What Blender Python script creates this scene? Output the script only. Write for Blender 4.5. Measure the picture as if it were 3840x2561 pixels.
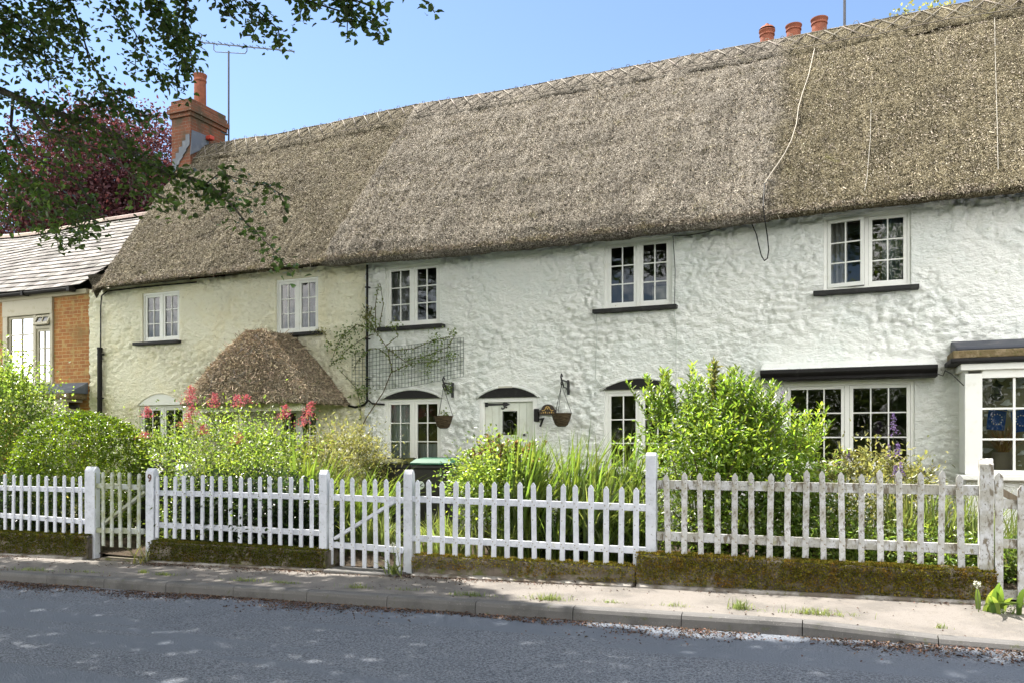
import bpy, math, random
import numpy as np
from mathutils import Vector, Matrix, noise

R = random.Random(11)
rng = np.random.default_rng(5)
S = bpy.context.scene
col = S.collection
for o in list(bpy.data.objects):
    bpy.data.objects.remove(o)

# ------------------------------------------------------------------ survey of the photograph
# facade runs along X at Y=12, street side towards -Y, the lens stands at the origin 1.6 m above the road
F = 3000.0
TH = math.atan(F / 7120.0)
sT, cT = math.sin(TH), math.cos(TH)
HC, HY, DS = 1.6, 1658.0, 3840.0 / 2351.0


def ray(x, y):
    u = (x * DS - 1920.0) / F
    v = (HY - y * DS) / F
    return (-sT + cT * u, cT + sT * u, v)


def W(x, y, Y):
    r = ray(x, y)
    t = Y / r[1]
    return Vector((r[0] * t, Y, HC + r[2] * t))


def depth(p):
    return -sT * p[0] + cT * p[1]


def pix(p):
    z = -sT * p[0] + cT * p[1]
    X = cT * p[0] + sT * p[1]
    return ((1920 + F * X / z) / DS, (HY - F * (p[2] - HC) / z) / DS)


EY, EZ, RY, RZ = 11.55, 4.70, 15.0, 8.77          # eave edge and ridge of the thatch


def road_z(x):
    return 0.021 * x


def pave_z(x):
    return 0.105 + 0.021 * x


def soil_z(x):
    return 0.24 + 0.018 * x


# ------------------------------------------------------------------ objects
def wloc(o):
    v = Vector((0, 0, 0))
    while o is not None:
        v = v + o.location
        o = o.parent
    return v


def tag(o, label=None, cat=None, group=None, kind=None):
    if label: o['label'] = label
    if cat: o['category'] = cat
    if group: o['group'] = group
    if kind: o['kind'] = kind
    return o


def thing(name, loc, label, cat, group=None):
    o = bpy.data.objects.new(name, None)
    col.objects.link(o)
    o.location = loc
    o.empty_display_size = 0.2
    return tag(o, label, cat, group)


def boxuv(me):
    n = len(me.loops)
    if n == 0: return
    uv = me.uv_layers.new(name='UVMap')
    co = np.empty(len(me.vertices) * 3, dtype=np.float32)
    me.vertices.foreach_get('co', co)
    co = co.reshape(-1, 3)
    li = np.empty(n, dtype=np.int32)
    me.loops.foreach_get('vertex_index', li)
    nr = np.empty(len(me.polygons) * 3, dtype=np.float32)
    me.polygons.foreach_get('normal', nr)
    nr = np.abs(nr.reshape(-1, 3))
    lt = np.empty(len(me.polygons), dtype=np.int32)
    me.polygons.foreach_get('loop_total', lt)
    pn = np.repeat(nr, lt, axis=0)
    c = co[li]
    ax = pn.argmax(axis=1)
    u = np.where(ax == 0, c[:, 1], c[:, 0])
    v = np.where(ax == 2, c[:, 1], c[:, 2])
    uv.data.foreach_set('uv', np.stack([u, v], 1).astype(np.float32).ravel())


class MB:
    def __init__(s):
        s.v, s.f, s.m = [], [], []

    def add(s, vs, fs, m=0):
        b = len(s.v)
        s.v += [tuple(v) for v in vs]
        s.f += [tuple(b + i for i in f) for f in fs]
        s.m += [m] * len(fs)
        return s

    def box(s, x0, x1, y0, y1, z0, z1, m=0):
        return s.add([(x0, y0, z0), (x1, y0, z0), (x1, y1, z0), (x0, y1, z0), (x0, y0, z1), (x1, y0, z1), (x1, y1, z1), (x0, y1, z1)],
                     [(0, 3, 2, 1), (4, 5, 6, 7), (0, 1, 5, 4), (1, 2, 6, 5), (2, 3, 7, 6), (3, 0, 4, 7)], m)

    def beam(s, p, q, w, h, up=(0, 0, 1), m=0):
        p, q = Vector(p), Vector(q)
        d = (q - p).normalized()
        a = d.cross(Vector(up))
        if a.length < 1e-4: a = d.cross(Vector((1, 0, 0)))
        a = a.normalized() * (w / 2)
        b = a.cross(d).normalized() * (h / 2)
        vs = [p - a - b, p + a - b, p + a + b, p - a + b, q - a - b, q + a - b, q + a + b, q - a + b]
        return s.add(vs, [(0, 1, 2, 3), (7, 6, 5, 4), (0, 4, 5, 1), (1, 5, 6, 2), (2, 6, 7, 3), (3, 7, 4, 0)], m)

    def tube(s, pts, r, n=6, m=0):
        pts = [Vector(p) for p in pts]
        rs = r if isinstance(r, (list, tuple)) else [r] * len(pts)
        vs, fs = [], []
        a = None
        for i, p in enumerate(pts):
            d = (pts[min(i + 1, len(pts) - 1)] - pts[max(i - 1, 0)])
            if d.length < 1e-9: d = Vector((0, 0, 1))
            d.normalize()
            if a is None:
                a = d.orthogonal().normalized()
            else:
                a = (a - d * a.dot(d))
                a = a.normalized() if a.length > 1e-6 else d.orthogonal().normalized()
            b = d.cross(a)
            for k in range(n):
                t = 2 * math.pi * k / n
                vs.append(p + (a * math.cos(t) + b * math.sin(t)) * rs[i])
        for i in range(len(pts) - 1):
            for k in range(n):
                fs.append((i * n + k, i * n + (k + 1) % n, (i + 1) * n + (k + 1) % n, (i + 1) * n + k))
        fs.append(tuple(range(n - 1, -1, -1)))
        fs.append(tuple((len(pts) - 1) * n + k for k in range(n)))
        return s.add(vs, fs, m)

    def lathe(s, prof, c, n=20, m=0):
        vs, fs = [], []
        for r, z in prof:
            for k in range(n):
                t = 2 * math.pi * k / n
                vs.append((c[0] + r * math.cos(t), c[1] + r * math.sin(t), c[2] + z))
        for i in range(len(prof) - 1):
            for k in range(n):
                fs.append((i * n + k, i * n + (k + 1) % n, (i + 1) * n + (k + 1) % n, (i + 1) * n + k))
        return s.add(vs, fs, m)

    def prism(s, poly, fn0, fn1, m=0):
        n = len(poly)
        vs = [fn0(p) for p in poly] + [fn1(p) for p in poly]
        fs = [tuple(range(n)), tuple(range(2 * n - 1, n - 1, -1))]
        for i in range(n):
            j = (i + 1) % n
            fs.append((i, n + i, n + j, j))
        return s.add(vs, fs, m)

    def slab(s, poly, y0, y1, m=0):                # outline in X,Z with thickness in Y
        return s.prism(poly, lambda p: (p[0], y0, p[1]), lambda p: (p[0], y1, p[1]), m)

    def build(s, name, mats, parent=None, smooth=False, bevel=0.0, off=None):
        me = bpy.data.meshes.new(name)
        base = wloc(parent) if parent is not None else Vector((0, 0, 0))
        if off is not None: base = Vector(off)
        me.from_pydata([(v[0] - base.x, v[1] - base.y, v[2] - base.z) for v in s.v], [], s.f)
        import bmesh
        bm = bmesh.new()
        bm.from_mesh(me)
        bmesh.ops.recalc_face_normals(bm, faces=bm.faces)
        bm.to_mesh(me)
        bm.free()
        mats = mats if isinstance(mats, (list, tuple)) else [mats]
        for q in mats: me.materials.append(q)
        if len(mats) > 1: me.polygons.foreach_set('material_index', s.m)
        if smooth: me.polygons.foreach_set('use_smooth', [True] * len(me.polygons))
        boxuv(me)
        o = bpy.data.objects.new(name, me)
        col.objects.link(o)
        if parent is not None:
            o.parent = parent
        elif off is not None:
            o.location = off
        if bevel:
            b = o.modifiers.new('bevel', 'BEVEL')
            b.width = bevel
            b.segments = 2
            b.limit_method = 'ANGLE'
        return o


def npmesh(name, V, Q, mats, parent=None, smooth=False, mi=None, uv=False):
    V = np.asarray(V, dtype=np.float32)
    Q = np.asarray(Q, dtype=np.int32)
    if parent is not None:
        V = V - np.array(wloc(parent), dtype=np.float32)
    me = bpy.data.meshes.new(name)
    me.vertices.add(len(V))
    me.vertices.foreach_set('co', V.ravel())
    k = Q.shape[1]
    me.loops.add(Q.size)
    me.loops.foreach_set('vertex_index', Q.ravel())
    me.polygons.add(len(Q))
    me.polygons.foreach_set('loop_start', np.arange(0, Q.size, k, dtype=np.int32))
    me.polygons.foreach_set('loop_total', np.full(len(Q), k, dtype=np.int32))
    mats = mats if isinstance(mats, (list, tuple)) else [mats]
    for q in mats: me.materials.append(q)
    if mi is not None: me.polygons.foreach_set('material_index', np.asarray(mi, dtype=np.int32))
    if smooth: me.polygons.foreach_set('use_smooth', np.ones(len(Q), dtype=bool))
    me.update(calc_edges=True)
    me.validate()
    if uv: boxuv(me)
    o = bpy.data.objects.new(name, me)
    col.objects.link(o)
    if parent is not None: o.parent = parent
    return o


def unit(a):
    return a / np.maximum(np.linalg.norm(a, axis=1, keepdims=True), 1e-9)


def rdir(n):
    return unit(rng.normal(size=(n, 3)))


def leafgeo(P, D, N, L, Wd, fold=0.3, droop=0.12):
    n = len(P)
    L = np.broadcast_to(np.asarray(L, float).reshape(-1, 1), (n, 1))
    Wd = np.broadcast_to(np.asarray(Wd, float).reshape(-1, 1), (n, 1))
    D = unit(D)
    Sx = unit(np.cross(D, N))
    N2 = np.cross(Sx, D)
    up = N2 * fold * Wd * 0.5
    l1 = P + D * L * .30 - Sx * Wd * .48 + up
    l2 = P + D * L * .68 - Sx * Wd * .36 + up * .7
    r1 = P + D * L * .30 + Sx * Wd * .48 + up
    r2 = P + D * L * .68 + Sx * Wd * .36 + up * .7
    tip = P + D * L - N2 * droop * L
    V = np.stack([P, l1, l2, tip, r2, r1], 1).reshape(-1, 3)
    b = (np.arange(n) * 6)[:, None]
    Q = np.concatenate([b + np.array([[0, 1, 2, 3]]), b + np.array([[0, 3, 4, 5]])], 1).reshape(-1, 4)
    return V, Q


def bladegeo(B, lean, L, Wd, nseg=5, rise=0.45, bendp=1.7, twist=1.0):
    n = len(B)
    L = L.reshape(-1, 1)
    Wd = Wd.reshape(-1, 1)
    up = np.array([[0, 0, 1.0]])
    side = unit(np.cross(unit(lean + 1e-6), up) + twist * rng.normal(size=(n, 3)) * np.array([[1, 1, .15]]))
    rows = []
    lm = np.linalg.norm(lean, axis=1, keepdims=True)
    for i in range(nseg + 1):
        t = i / nseg
        p = B + up * L * (t - rise * lm * t ** 2.2) + lean * L * (t ** bendp)
        w = Wd * (0.75 + 0.5 * t if t < .4 else 0.95 * (1 - ((t - .4) / .6) ** 1.8) + .02)
        rows += [p - side * w * .5, p + side * w * .5]
    V = np.stack(rows, 1).reshape(-1, 3)
    k = 2 * (nseg + 1)
    b = (np.arange(n) * k)[:, None]
    Q = np.concatenate([b + np.array([[2 * i, 2 * i + 1, 2 * i + 3, 2 * i + 2]]) for i in range(nseg)], 1).reshape(-1, 4)
    return V, Q


def join(parts):
    Vs, Qs, Ms, b = [], [], [], 0
    for i, (V, Q) in enumerate(parts):
        Vs.append(V)
        Qs.append(np.asarray(Q) + b)
        Ms += [i] * len(Q)
        b += len(V)
    return np.concatenate(Vs), np.concatenate(Qs), Ms


# ------------------------------------------------------------------ materials
def M(name, base, rough=.75, mixes=(), bump=None, spec=.3, isl=0.0, orand=0.0, metal=0.0, trans=None, tw=.45, coord='Object', coat=0.0):
    m = bpy.data.materials.new(name)
    m.use_nodes = True
    nt = m.node_tree
    nt.nodes.clear()
    N = nt.nodes.new
    L = nt.links.new
    out = N('ShaderNodeOutputMaterial')
    bs = N('ShaderNodeBsdfPrincipled')
    tc = N('ShaderNodeTexCoord')
    bs.inputs['Roughness'].default_value = rough
    bs.inputs['Specular IOR Level'].default_value = spec
    bs.inputs['Metallic'].default_value = metal
    bs.inputs['Coat Weight'].default_value = coat
    cs = None

    def rgb(c):
        r = N('ShaderNodeRGB')
        r.outputs[0].default_value = (*c, 1)
        return r.outputs[0]

    def mask(sc, lo, hi, detail=4, stretch=(1, 1, 1), kind='noise'):
        mp = N('ShaderNodeMapping')
        mp.inputs['Scale'].default_value = stretch
        L(tc.outputs[coord], mp.inputs[0])
        if kind == 'vor':
            t = N('ShaderNodeTexVoronoi')
            t.inputs['Scale'].default_value = sc
            L(mp.outputs[0], t.inputs['Vector'])
            src = t.outputs['Distance']
        else:
            t = N('ShaderNodeTexNoise')
            t.inputs['Scale'].default_value = sc
            t.inputs['Detail'].default_value = detail
            t.inputs['Roughness'].default_value = .62
            L(mp.outputs[0], t.inputs['Vector'])
            src = t.outputs['Fac']
        mr = N('ShaderNodeMapRange')
        mr.interpolation_type = 'SMOOTHSTEP'
        mr.inputs['From Min'].default_value = lo
        mr.inputs['From Max'].default_value = hi
        L(src, mr.inputs['Value'])
        return mr.outputs[0]

    def mixc(a, b, f):
        x = N('ShaderNodeMix')
        x.data_type = 'RGBA'
        L(a, x.inputs[6])
        L(b, x.inputs[7])
        if isinstance(f, float):
            x.inputs[0].default_value = f
        else:
            L(f, x.inputs[0])
        return x.outputs[2]

    cs = rgb(base) if not hasattr(base, 'is_output') else base
    for q in mixes:
        sc, c2, lo, hi = q[:4]
        cs = mixc(cs, rgb(c2), mask(sc, lo, hi, *(q[4:])))
    if isl or orand:
        hv = N('ShaderNodeHueSaturation')
        if isl:
            g = N('ShaderNodeNewGeometry')
            src = g.outputs['Random Per Island']
            amp = isl
        else:
            g = N('ShaderNodeObjectInfo')
            src = g.outputs['Random']
            amp = orand
        mr = N('ShaderNodeMapRange')
        mr.inputs['To Min'].default_value = 1 - amp
        mr.inputs['To Max'].default_value = 1 + amp
        L(src, mr.inputs['Value'])
        L(mr.outputs[0], hv.inputs['Value'])
        if isl:
            m2 = N('ShaderNodeMapRange')
            m2.inputs['To Min'].default_value = .5 + .02
            m2.inputs['To Max'].default_value = .5 - .03
            ml = N('ShaderNodeMath')
            ml.operation = 'FRACT'
            mm = N('ShaderNodeMath')
            mm.operation = 'MULTIPLY'
            mm.inputs[1].default_value = 7.31
            L(src, mm.inputs[0])
            L(mm.outputs[0], ml.inputs[0])
            L(ml.outputs[0], m2.inputs['Value'])
            L(m2.outputs[0], hv.inputs['Hue'])
        L(cs, hv.inputs['Color'])
        cs = hv.outputs[0]
    L(cs, bs.inputs['Base Color'])
    if bump:
        bl = bump if isinstance(bump, list) else [bump]
        prev = None
        for b in bl:
            bn = N('ShaderNodeBump')
            bn.inputs['Strength'].default_value = b[1]
            bn.inputs['Distance'].default_value = b[2]
            L(mask(b[0], 0.2, 0.8, *(b[3:])), bn.inputs['Height'])
            if prev is not None: L(prev, bn.inputs['Normal'])
            prev = bn.outputs[0]
        L(prev, bs.inputs['Normal'])
    if trans:
        t = N('ShaderNodeBsdfTranslucent')
        hv2 = N('ShaderNodeMix')
        hv2.data_type = 'RGBA'
        hv2.blend_type = 'MULTIPLY'
        hv2.inputs[0].default_value = 1
        L(cs, hv2.inputs[6])
        hv2.inputs[7].default_value = (*trans, 1)
        hv2.clamp_result = False
        L(hv2.outputs[2], t.inputs['Color'])
        ms = N('ShaderNodeMixShader')
        ms.inputs[0].default_value = tw
        L(bs.outputs[0], ms.inputs[1])
        L(t.outputs[0], ms.inputs[2])
        L(ms.outputs[0], out.inputs[0])
    else:
        L(bs.outputs[0], out.inputs[0])
    return m


def leafmat(name, c, c2=None, tr=(2.2, 2.4, 1.2), tw=.42, isl=.5, rough=.34, spec=.75, sc=1.2):
    return M(name, c, rough, mixes=[(sc, c2, .4, .62)] if c2 else (), isl=isl, trans=tr, tw=tw, spec=spec)


def glassmat():
    m = bpy.data.materials.new('old_window_glass')
    m.use_nodes = True
    nt = m.node_tree
    nt.nodes.clear()
    N, L = nt.nodes.new, nt.links.new
    out = N('ShaderNodeOutputMaterial')
    tr = N('ShaderNodeBsdfTransparent')
    tr.inputs[0].default_value = (.72, .76, .74, 1)
    gl = N('ShaderNodeBsdfGlossy')
    gl.inputs['Roughness'].default_value = .015
    gl.inputs['Color'].default_value = (1, 1, 1, 1)
    fr = N('ShaderNodeFresnel')
    fr.inputs['IOR'].default_value = 1.62
    tc = N('ShaderNodeTexCoord')
    nz = N('ShaderNodeTexNoise')
    nz.inputs['Scale'].default_value = 5
    nz.inputs['Detail'].default_value = 1
    L(tc.outputs['Object'], nz.inputs['Vector'])
    bp = N('ShaderNodeBump')
    bp.inputs['Strength'].default_value = .12
    bp.inputs['Distance'].default_value = .02
    L(nz.outputs['Fac'], bp.inputs['Height'])
    L(bp.outputs[0], gl.inputs['Normal'])
    ad = N('ShaderNodeMixShader')
    L(fr.outputs[0], ad.inputs[0])
    L(tr.outputs[0], ad.inputs[1])
    L(gl.outputs[0], ad.inputs[2])
    L(ad.outputs[0], out.inputs[0])
    return m


def brickmat(name, c1, c2, mort, stain=None, stain2=None):
    m = M(name, c1, .9, bump=(60, .5, .004))
    nt = m.node_tree
    N, L = nt.nodes.new, nt.links.new
    bs = [n for n in nt.nodes if n.type == 'BSDF_PRINCIPLED'][0]
    tc = [n for n in nt.nodes if n.type == 'TEX_COORD'][0]
    br = N('ShaderNodeTexBrick')
    br.inputs['Scale'].default_value = 1
    br.inputs['Brick Width'].default_value = .225
    br.inputs['Row Height'].default_value = .075
    br.inputs['Mortar Size'].default_value = .006
    br.inputs['Mortar Smooth'].default_value = .3
    br.inputs['Bias'].default_value = -.1
    br.inputs['Color1'].default_value = (*c1, 1)
    br.inputs['Color2'].default_value = (*c2, 1)
    br.inputs['Mortar'].default_value = (*mort, 1)
    nz = N('ShaderNodeTexNoise')
    nz.inputs['Scale'].default_value = 9
    ad = N('ShaderNodeMix')
    ad.data_type = 'VECTOR'
    ad.inputs[0].default_value = .008
    L(tc.outputs['UV'], nz.inputs['Vector'])
    L(tc.outputs['UV'], ad.inputs[4])
    L(nz.outputs['Color'], ad.inputs[5])
    L(ad.outputs[1], br.inputs['Vector'])
    last = br.outputs['Color']
    for k, st in enumerate([stain, stain2]):
        if not st: continue
        n2 = N('ShaderNodeTexNoise')
        n2.inputs['Scale'].default_value = st[1]
        n2.inputs['Detail'].default_value = 6
        L(tc.outputs['Object'], n2.inputs['Vector'])
        mr = N('ShaderNodeMapRange')
        mr.inputs['From Min'].default_value = st[2]
        mr.inputs['From Max'].default_value = st[3]
        L(n2.outputs['Fac'], mr.inputs['Value'])
        mx = N('ShaderNodeMix')
        mx.data_type = 'RGBA'
        L(mr.outputs[0], mx.inputs[0])
        L(last, mx.inputs[6])
        mx.inputs[7].default_value = (*st[0], 1)
        last = mx.outputs[2]
    L(last, bs.inputs['Base Color'])
    bp = [n for n in nt.nodes if n.type == 'BUMP'][0]
    b2 = N('ShaderNodeBump')
    b2.inputs['Strength'].default_value = .7
    b2.inputs['Distance'].default_value = .006
    b2.invert = True
    L(br.outputs['Fac'], b2.inputs['Height'])
    L(bp.outputs[0], b2.inputs['Normal'])
    L(b2.outputs[0], bs.inputs['Normal'])
    return m


def thatchmat(name, zones):
    """zones: pale reed in the middle bay, browner old straw left, mossy olive right; real change of material along X"""
    m = M(name, (.3, .26, .2), .95, bump=[(75, .9, .03, 3, (1, 1, 1), 'vor'), (26, .5, .05)], spec=.1)
    nt = m.node_tree
    N, L = nt.nodes.new, nt.links.new
    bs = [n for n in nt.nodes if n.type == 'BSDF_PRINCIPLED'][0]
    tc = [n for n in nt.nodes if n.type == 'TEX_COORD'][0]

    def nz(sc, det=5, st=(1, 1, 1), rough=.65):
        mp = N('ShaderNodeMapping')
        mp.inputs['Scale'].default_value = st
        L(tc.outputs['Object'], mp.inputs[0])
        t = N('ShaderNodeTexNoise')
        t.inputs['Scale'].default_value = sc
        t.inputs['Detail'].default_value = det
        t.inputs['Roughness'].default_value = rough
        L(mp.outputs[0], t.inputs['Vector'])
        return t.outputs['Fac']

    def ramp(f, cols):
        r = N('ShaderNodeValToRGB')
        el = r.color_ramp.elements
        el[0].position, el[0].color = cols[0][0], (*cols[0][1], 1)
        el[1].position, el[1].color = cols[-1][0], (*cols[-1][1], 1)
        for p, c in cols[1:-1]:
            e = el.new(p)
            e.color = (*c, 1)
        L(f, r.inputs[0])
        return r.outputs[0]

    fine = nz(55, 3)
    cols = [ramp(fine, z) for z in zones]
    big = nz(1.1, 4)
    sx = N('ShaderNodeSeparateXYZ')
    L(tc.outputs['Object'], sx.inputs[0])

    def step(x0, w, amp):
        a = N('ShaderNodeMath')
        a.operation = 'MULTIPLY_ADD'
        L(nz(2.2, 5), a.inputs[0])
        a.inputs[1].default_value = amp
        L(sx.outputs['X'], a.inputs[2])
        mr = N('ShaderNodeMapRange')
        mr.inputs['From Min'].default_value = x0 + amp * .5 - w
        mr.inputs['From Max'].default_value = x0 + amp * .5 + w
        L(a.outputs[0], mr.inputs['Value'])
        return mr.outputs[0]

    def mix(a, b, f, mode='MIX'):
        x = N('ShaderNodeMix')
        x.data_type = 'RGBA'
        x.blend_type = mode
        if isinstance(f, float):
            x.inputs[0].default_value = f
        else:
            L(f, x.inputs[0])
        for s, k in ((a, 6), (b, 7)):
            if isinstance(s, tuple):
                x.inputs[k].default_value = (*s, 1)
            else:
                L(s, x.inputs[k])
        return x.outputs[2]

    c = cols[0]
    if len(cols) > 1:
        c = mix(c, cols[1], step(-8.45 + 6.5, .07, .16))
        c = mix(c, cols[2], step(-1.0 + 6.5, .15, .7))
    mr = N('ShaderNodeMapRange')
    mr.inputs['From Min'].default_value = .3
    mr.inputs['From Max'].default_value = .7
    mr.inputs['To Min'].default_value = .72
    mr.inputs['To Max'].default_value = 1.2
    L(big, mr.inputs['Value'])
    cb = N('ShaderNodeCombineColor')
    for i in range(3): L(mr.outputs[0], cb.inputs[i])
    c = mix(c, cb.outputs[0], 1.0, 'MULTIPLY')
    ms_ = N('ShaderNodeMapRange')
    ms_.inputs['From Min'].default_value = .34
    ms_.inputs['From Max'].default_value = .66
    ms_.inputs['To Min'].default_value = .70
    ms_.inputs['To Max'].default_value = 1.22
    L(nz(1.6, 5, (9, .8, .8)), ms_.inputs['Value'])
    cb2 = N('ShaderNodeCombineColor')
    for i in range(3): L(ms_.outputs[0], cb2.inputs[i])
    c = mix(c, cb2.outputs[0], 1.0, 'MULTIPLY')
    mm = N('ShaderNodeMapRange')
    mm.inputs['From Min'].default_value = .63
    mm.inputs['From Max'].default_value = .80
    L(nz(2.6, 6), mm.inputs['Value'])
    c = mix(c, (.16, .15, .05), mm.outputs[0])
    L(c, bs.inputs['Base Color'])
    return m


m_wall_white = M('white_lime_paint', (.875, .88, .84), .85, mixes=[(1.3, (.82, .845, .81), .42, .66), (4, (.66, .68, .60), .60, .85, 5, (1, 1, .14)), (9, (.60, .64, .50), .62, .8)], bump=[(15, .75, .035, 6, (1, 1, 1.7)), (60, .3, .008)])
m_wall_cream = M('cream_lime_paint', (.90, .865, .69), .88, mixes=[(1.6, (.87, .81, .59), .42, .68), (4, (.62, .56, .40), .58, .82, 5, (1, 1, .14)), (10, (.50, .44, .30), .60, .78)], bump=[(15, .75, .035, 6, (1, 1, 1.7)), (60, .3, .008)])
m_white = M('white_gloss_paint', (.80, .80, .76), .42, mixes=[(7, (.70, .69, .62), .55, .8), (45, (.35, .32, .26), .72, .84)], bump=(40, .15, .003), spec=.4)
m_fence = M('fence_white_paint', (.60, .62, .68), .55, mixes=[(6, (.47, .49, .54), .42, .70), (34, (.27, .27, .26), .60, .72), (8, (.50, .50, .40), .62, .78, 4, (1, 1, .3))], bump=[(30, .25, .004, 4, (1, 1, .15))], orand=.06)
m_fence_green = M('fence_algae_paint', (.47, .50, .48), .6, mixes=[(5, (.30, .32, .19), .38, .62), (55, (.20, .19, .12), .60, .74)], bump=[(30, .3, .004, 4, (1, 1, .15))], orand=.1)
m_fence_old = M('fence_flaking_paint', (.53, .535, .55), .65, mixes=[(5, (.36, .35, .31), .40, .60), (22, (.17, .145, .11), .53, .63, 5, (1, 1, .35)), (60, (.13, .115, .09), .58, .70), (9, (.34, .33, .20), .60, .74, 4, (1, 1, .4))], bump=[(35, .5, .006, 5, (1, 1, .3))], orand=.12)
m_wood_raw = M('bare_weathered_wood', (.26, .21, .15), .85, mixes=[(8, (.14, .11, .08), .4, .7, 4, (1, 1, .2))], bump=[(40, .5, .006, 4, (1, 1, .2))])
m_black = M('black_paint', (.011, .010, .010), .6, mixes=[(9, (.03, .03, .028), .55, .8)], spec=.25)
m_sill = M('slate_black_sill', (.020, .020, .020), .7, mixes=[(9, (.05, .05, .047), .5, .8)], bump=(30, .3, .005))
m_iron = M('black_iron', (.015, .015, .015), .5, spec=.5)
m_glass = glassmat()
m_net = M('net_curtain', (.21, .215, .22), .9, trans=(1, 1, 1), tw=.3, mixes=[(26, (.10, .105, .11), .42, .62, 3, (1, 1, .25))])
m_curtain = M('grey_curtain', (.32, .30, .29), .9)
m_blind = M('pale_blind', (.50, .54, .58), .85)
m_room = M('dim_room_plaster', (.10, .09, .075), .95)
m_thatch = thatchmat('thatch_reed', [
    [(.34, (0.022, 0.018, 0.012)), (.48, (0.139, 0.116, 0.076)), (.58, (0.277, 0.239, 0.168)), (.68, (0.605, 0.563, 0.470))],
    [(.33, (0.038, 0.030, 0.025)), (.46, (0.193, 0.168, 0.134)), (.58, (0.357, 0.319, 0.265)), (.68, (0.672, 0.622, 0.571))],
    [(.34, (0.022, 0.018, 0.010)), (.48, (0.139, 0.116, 0.071)), (.59, (0.265, 0.227, 0.144)), (.69, (0.571, 0.529, 0.445))]])
m_porch_thatch = thatchmat('porch_thatch', [[(.33, (.045, .033, .022)), (.45, (.26, .21, .14)), (.57, (.46, .39, .28)), (.67, (.75, .69, .57))]])
m_straw = M('straw_ends', (.33, .29, .235), .9, mixes=[(3, (.30, .265, .18), .45, .65)], isl=.55, spec=.1)
m_spar = M('hazel_spar', (.19, .168, .138), .85, isl=.5)
m_slate = M('old_slate', (.205, .190, .178), .85, mixes=[(3, (.145, .135, .127), .42, .66), (20, (.28, .26, .21), .58, .72)], isl=.35, bump=(30, .3, .006), spec=.15)
m_brick = brickmat('old_orange_brick', (.40, .17, .055), (.30, .12, .045), (.46, .34, .17), stain=((.44, .30, .12), 7, .52, .66), stain2=((.24, .15, .06), 2.2, .5, .75))
m_chim = brickmat('chimney_brick', (.205, .070, .036), (.13, .046, .026), (.17, .13, .10), stain=((.085, .062, .04), 3.2, .44, .64), stain2=((.55, .50, .44), 24, .68, .76))
m_terra = M('terracotta', (.235, .078, .045), .85, mixes=[(8, (.17, .06, .036), .42, .66), (22, (.30, .13, .08), .62, .75)], bump=(20, .2, .004))
m_lead = M('sheet_lead', (.12, .135, .165), .65, mixes=[(6, (.17, .185, .21), .45, .7)], spec=.3)
m_lead_dark = M('dark_roofing_felt', (.055, .06, .075), .7, mixes=[(5, (.10, .10, .11), .5, .7)])
m_stone_moss = M('mossy_stone', (.16, .12, .06), .95, mixes=[(12, (.26, .20, .12), .45, .65), (30, (.10, .09, .03), .5, .7)], bump=(35, .6, .012))
m_wallstone = M('garden_wall_stone', (.15, .125, .10), .95, mixes=[(4, (.24, .21, .17), .45, .7), (9, (.10, .105, .03), .5, .66)], bump=(22, .7, .02))
m_foot = M('footing_concrete', (.30, .28, .26), .95, mixes=[(3, (.12, .10, .08), .42, .6), (16, (.10, .10, .04), .55, .7)], bump=(40, .5, .008))
m_moss = M('moss', (.24, .215, .035), .95, mixes=[(6, (.30, .20, .04), .45, .65), (20, (.12, .13, .025), .5, .7)], isl=.5, bump=(40, .8, .02), trans=(1.6, 1.6, 1), tw=.2, spec=.1)
m_kerb = M('kerb_concrete', (.125, .120, .117), .9, mixes=[(3, (.085, .082, .08), .45, .7), (14, (.085, .09, .05), .6, .75), (90, (.33, .32, .30), .6, .75)], bump=(110, .4, .004))
m_pave = M('worn_pavement_tarmac', (.215, .195, .178), .95, mixes=[(1.6, (.155, .142, .13), .42, .62), (12, (.20, .18, .16), .52, .66), (70, (.12, .105, .09), .58, .68), (170, (.56, .50, .44), .64, .74)], bump=(130, .7, .008))
m_asph = M('worn_asphalt', (.29, .315, .36), .9, mixes=[(.8, (.24, .262, .305), .4, .7), (50, (.105, .12, .15), .46, .60), (58, (.45, .47, .51), .58, .68), (150, (.09, .10, .125), .5, .62), (.45, (.19, .215, .26), .48, .58, 3, (.3, 2.2, 1))], bump=(60, 1.0, .02), spec=.35)
m_soil = M('garden_soil', (.07, .05, .032), .98, mixes=[(6, (.04, .03, .02), .4, .7)], bump=(25, .8, .03))
m_land = M('rough_grass_land', (.07, .085, .03), .98, mixes=[(.5, (.05, .07, .02), .4, .7)])
m_bin = M('dark_bin_plastic', (.025, .024, .022), .5, spec=.4)
m_bin_green = M('green_bin_plastic', (.012, .085, .045), .5, mixes=[(4, (.02, .11, .065), .5, .7)], spec=.45)
m_gold = M('gold_paint', (.55, .36, .10), .5)
m_wicker = M('wicker', (.12, .085, .045), .85, mixes=[(30, (.05, .035, .02), .45, .6, 2, (.4, .4, 3))], bump=(55, 1.0, .02, 2, (.3, .3, 2)))
m_steel = M('grey_steel', (.075, .075, .085), .55, metal=.3)
m_rope = M('pale_rope', (.40, .36, .30), .85)
m_num = M('brown_numeral', (.11, .035, .012), .5)
m_wire = M('green_wire', (.03, .055, .035), .5)
m_blue = M('flag_blue', (.01, .07, .30), .7, trans=(1, 1, 1), tw=.2)
m_star = M('flag_star', (.75, .75, .72), .7)
m_dry = M('dried_stalks', (.42, .23, .09), .9, isl=.5)
m_pot = M('stoneware_pot', (.26, .21, .16), .8)
m_redpl = M('faded_red_plastic', (.45, .06, .04), .6)
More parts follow.
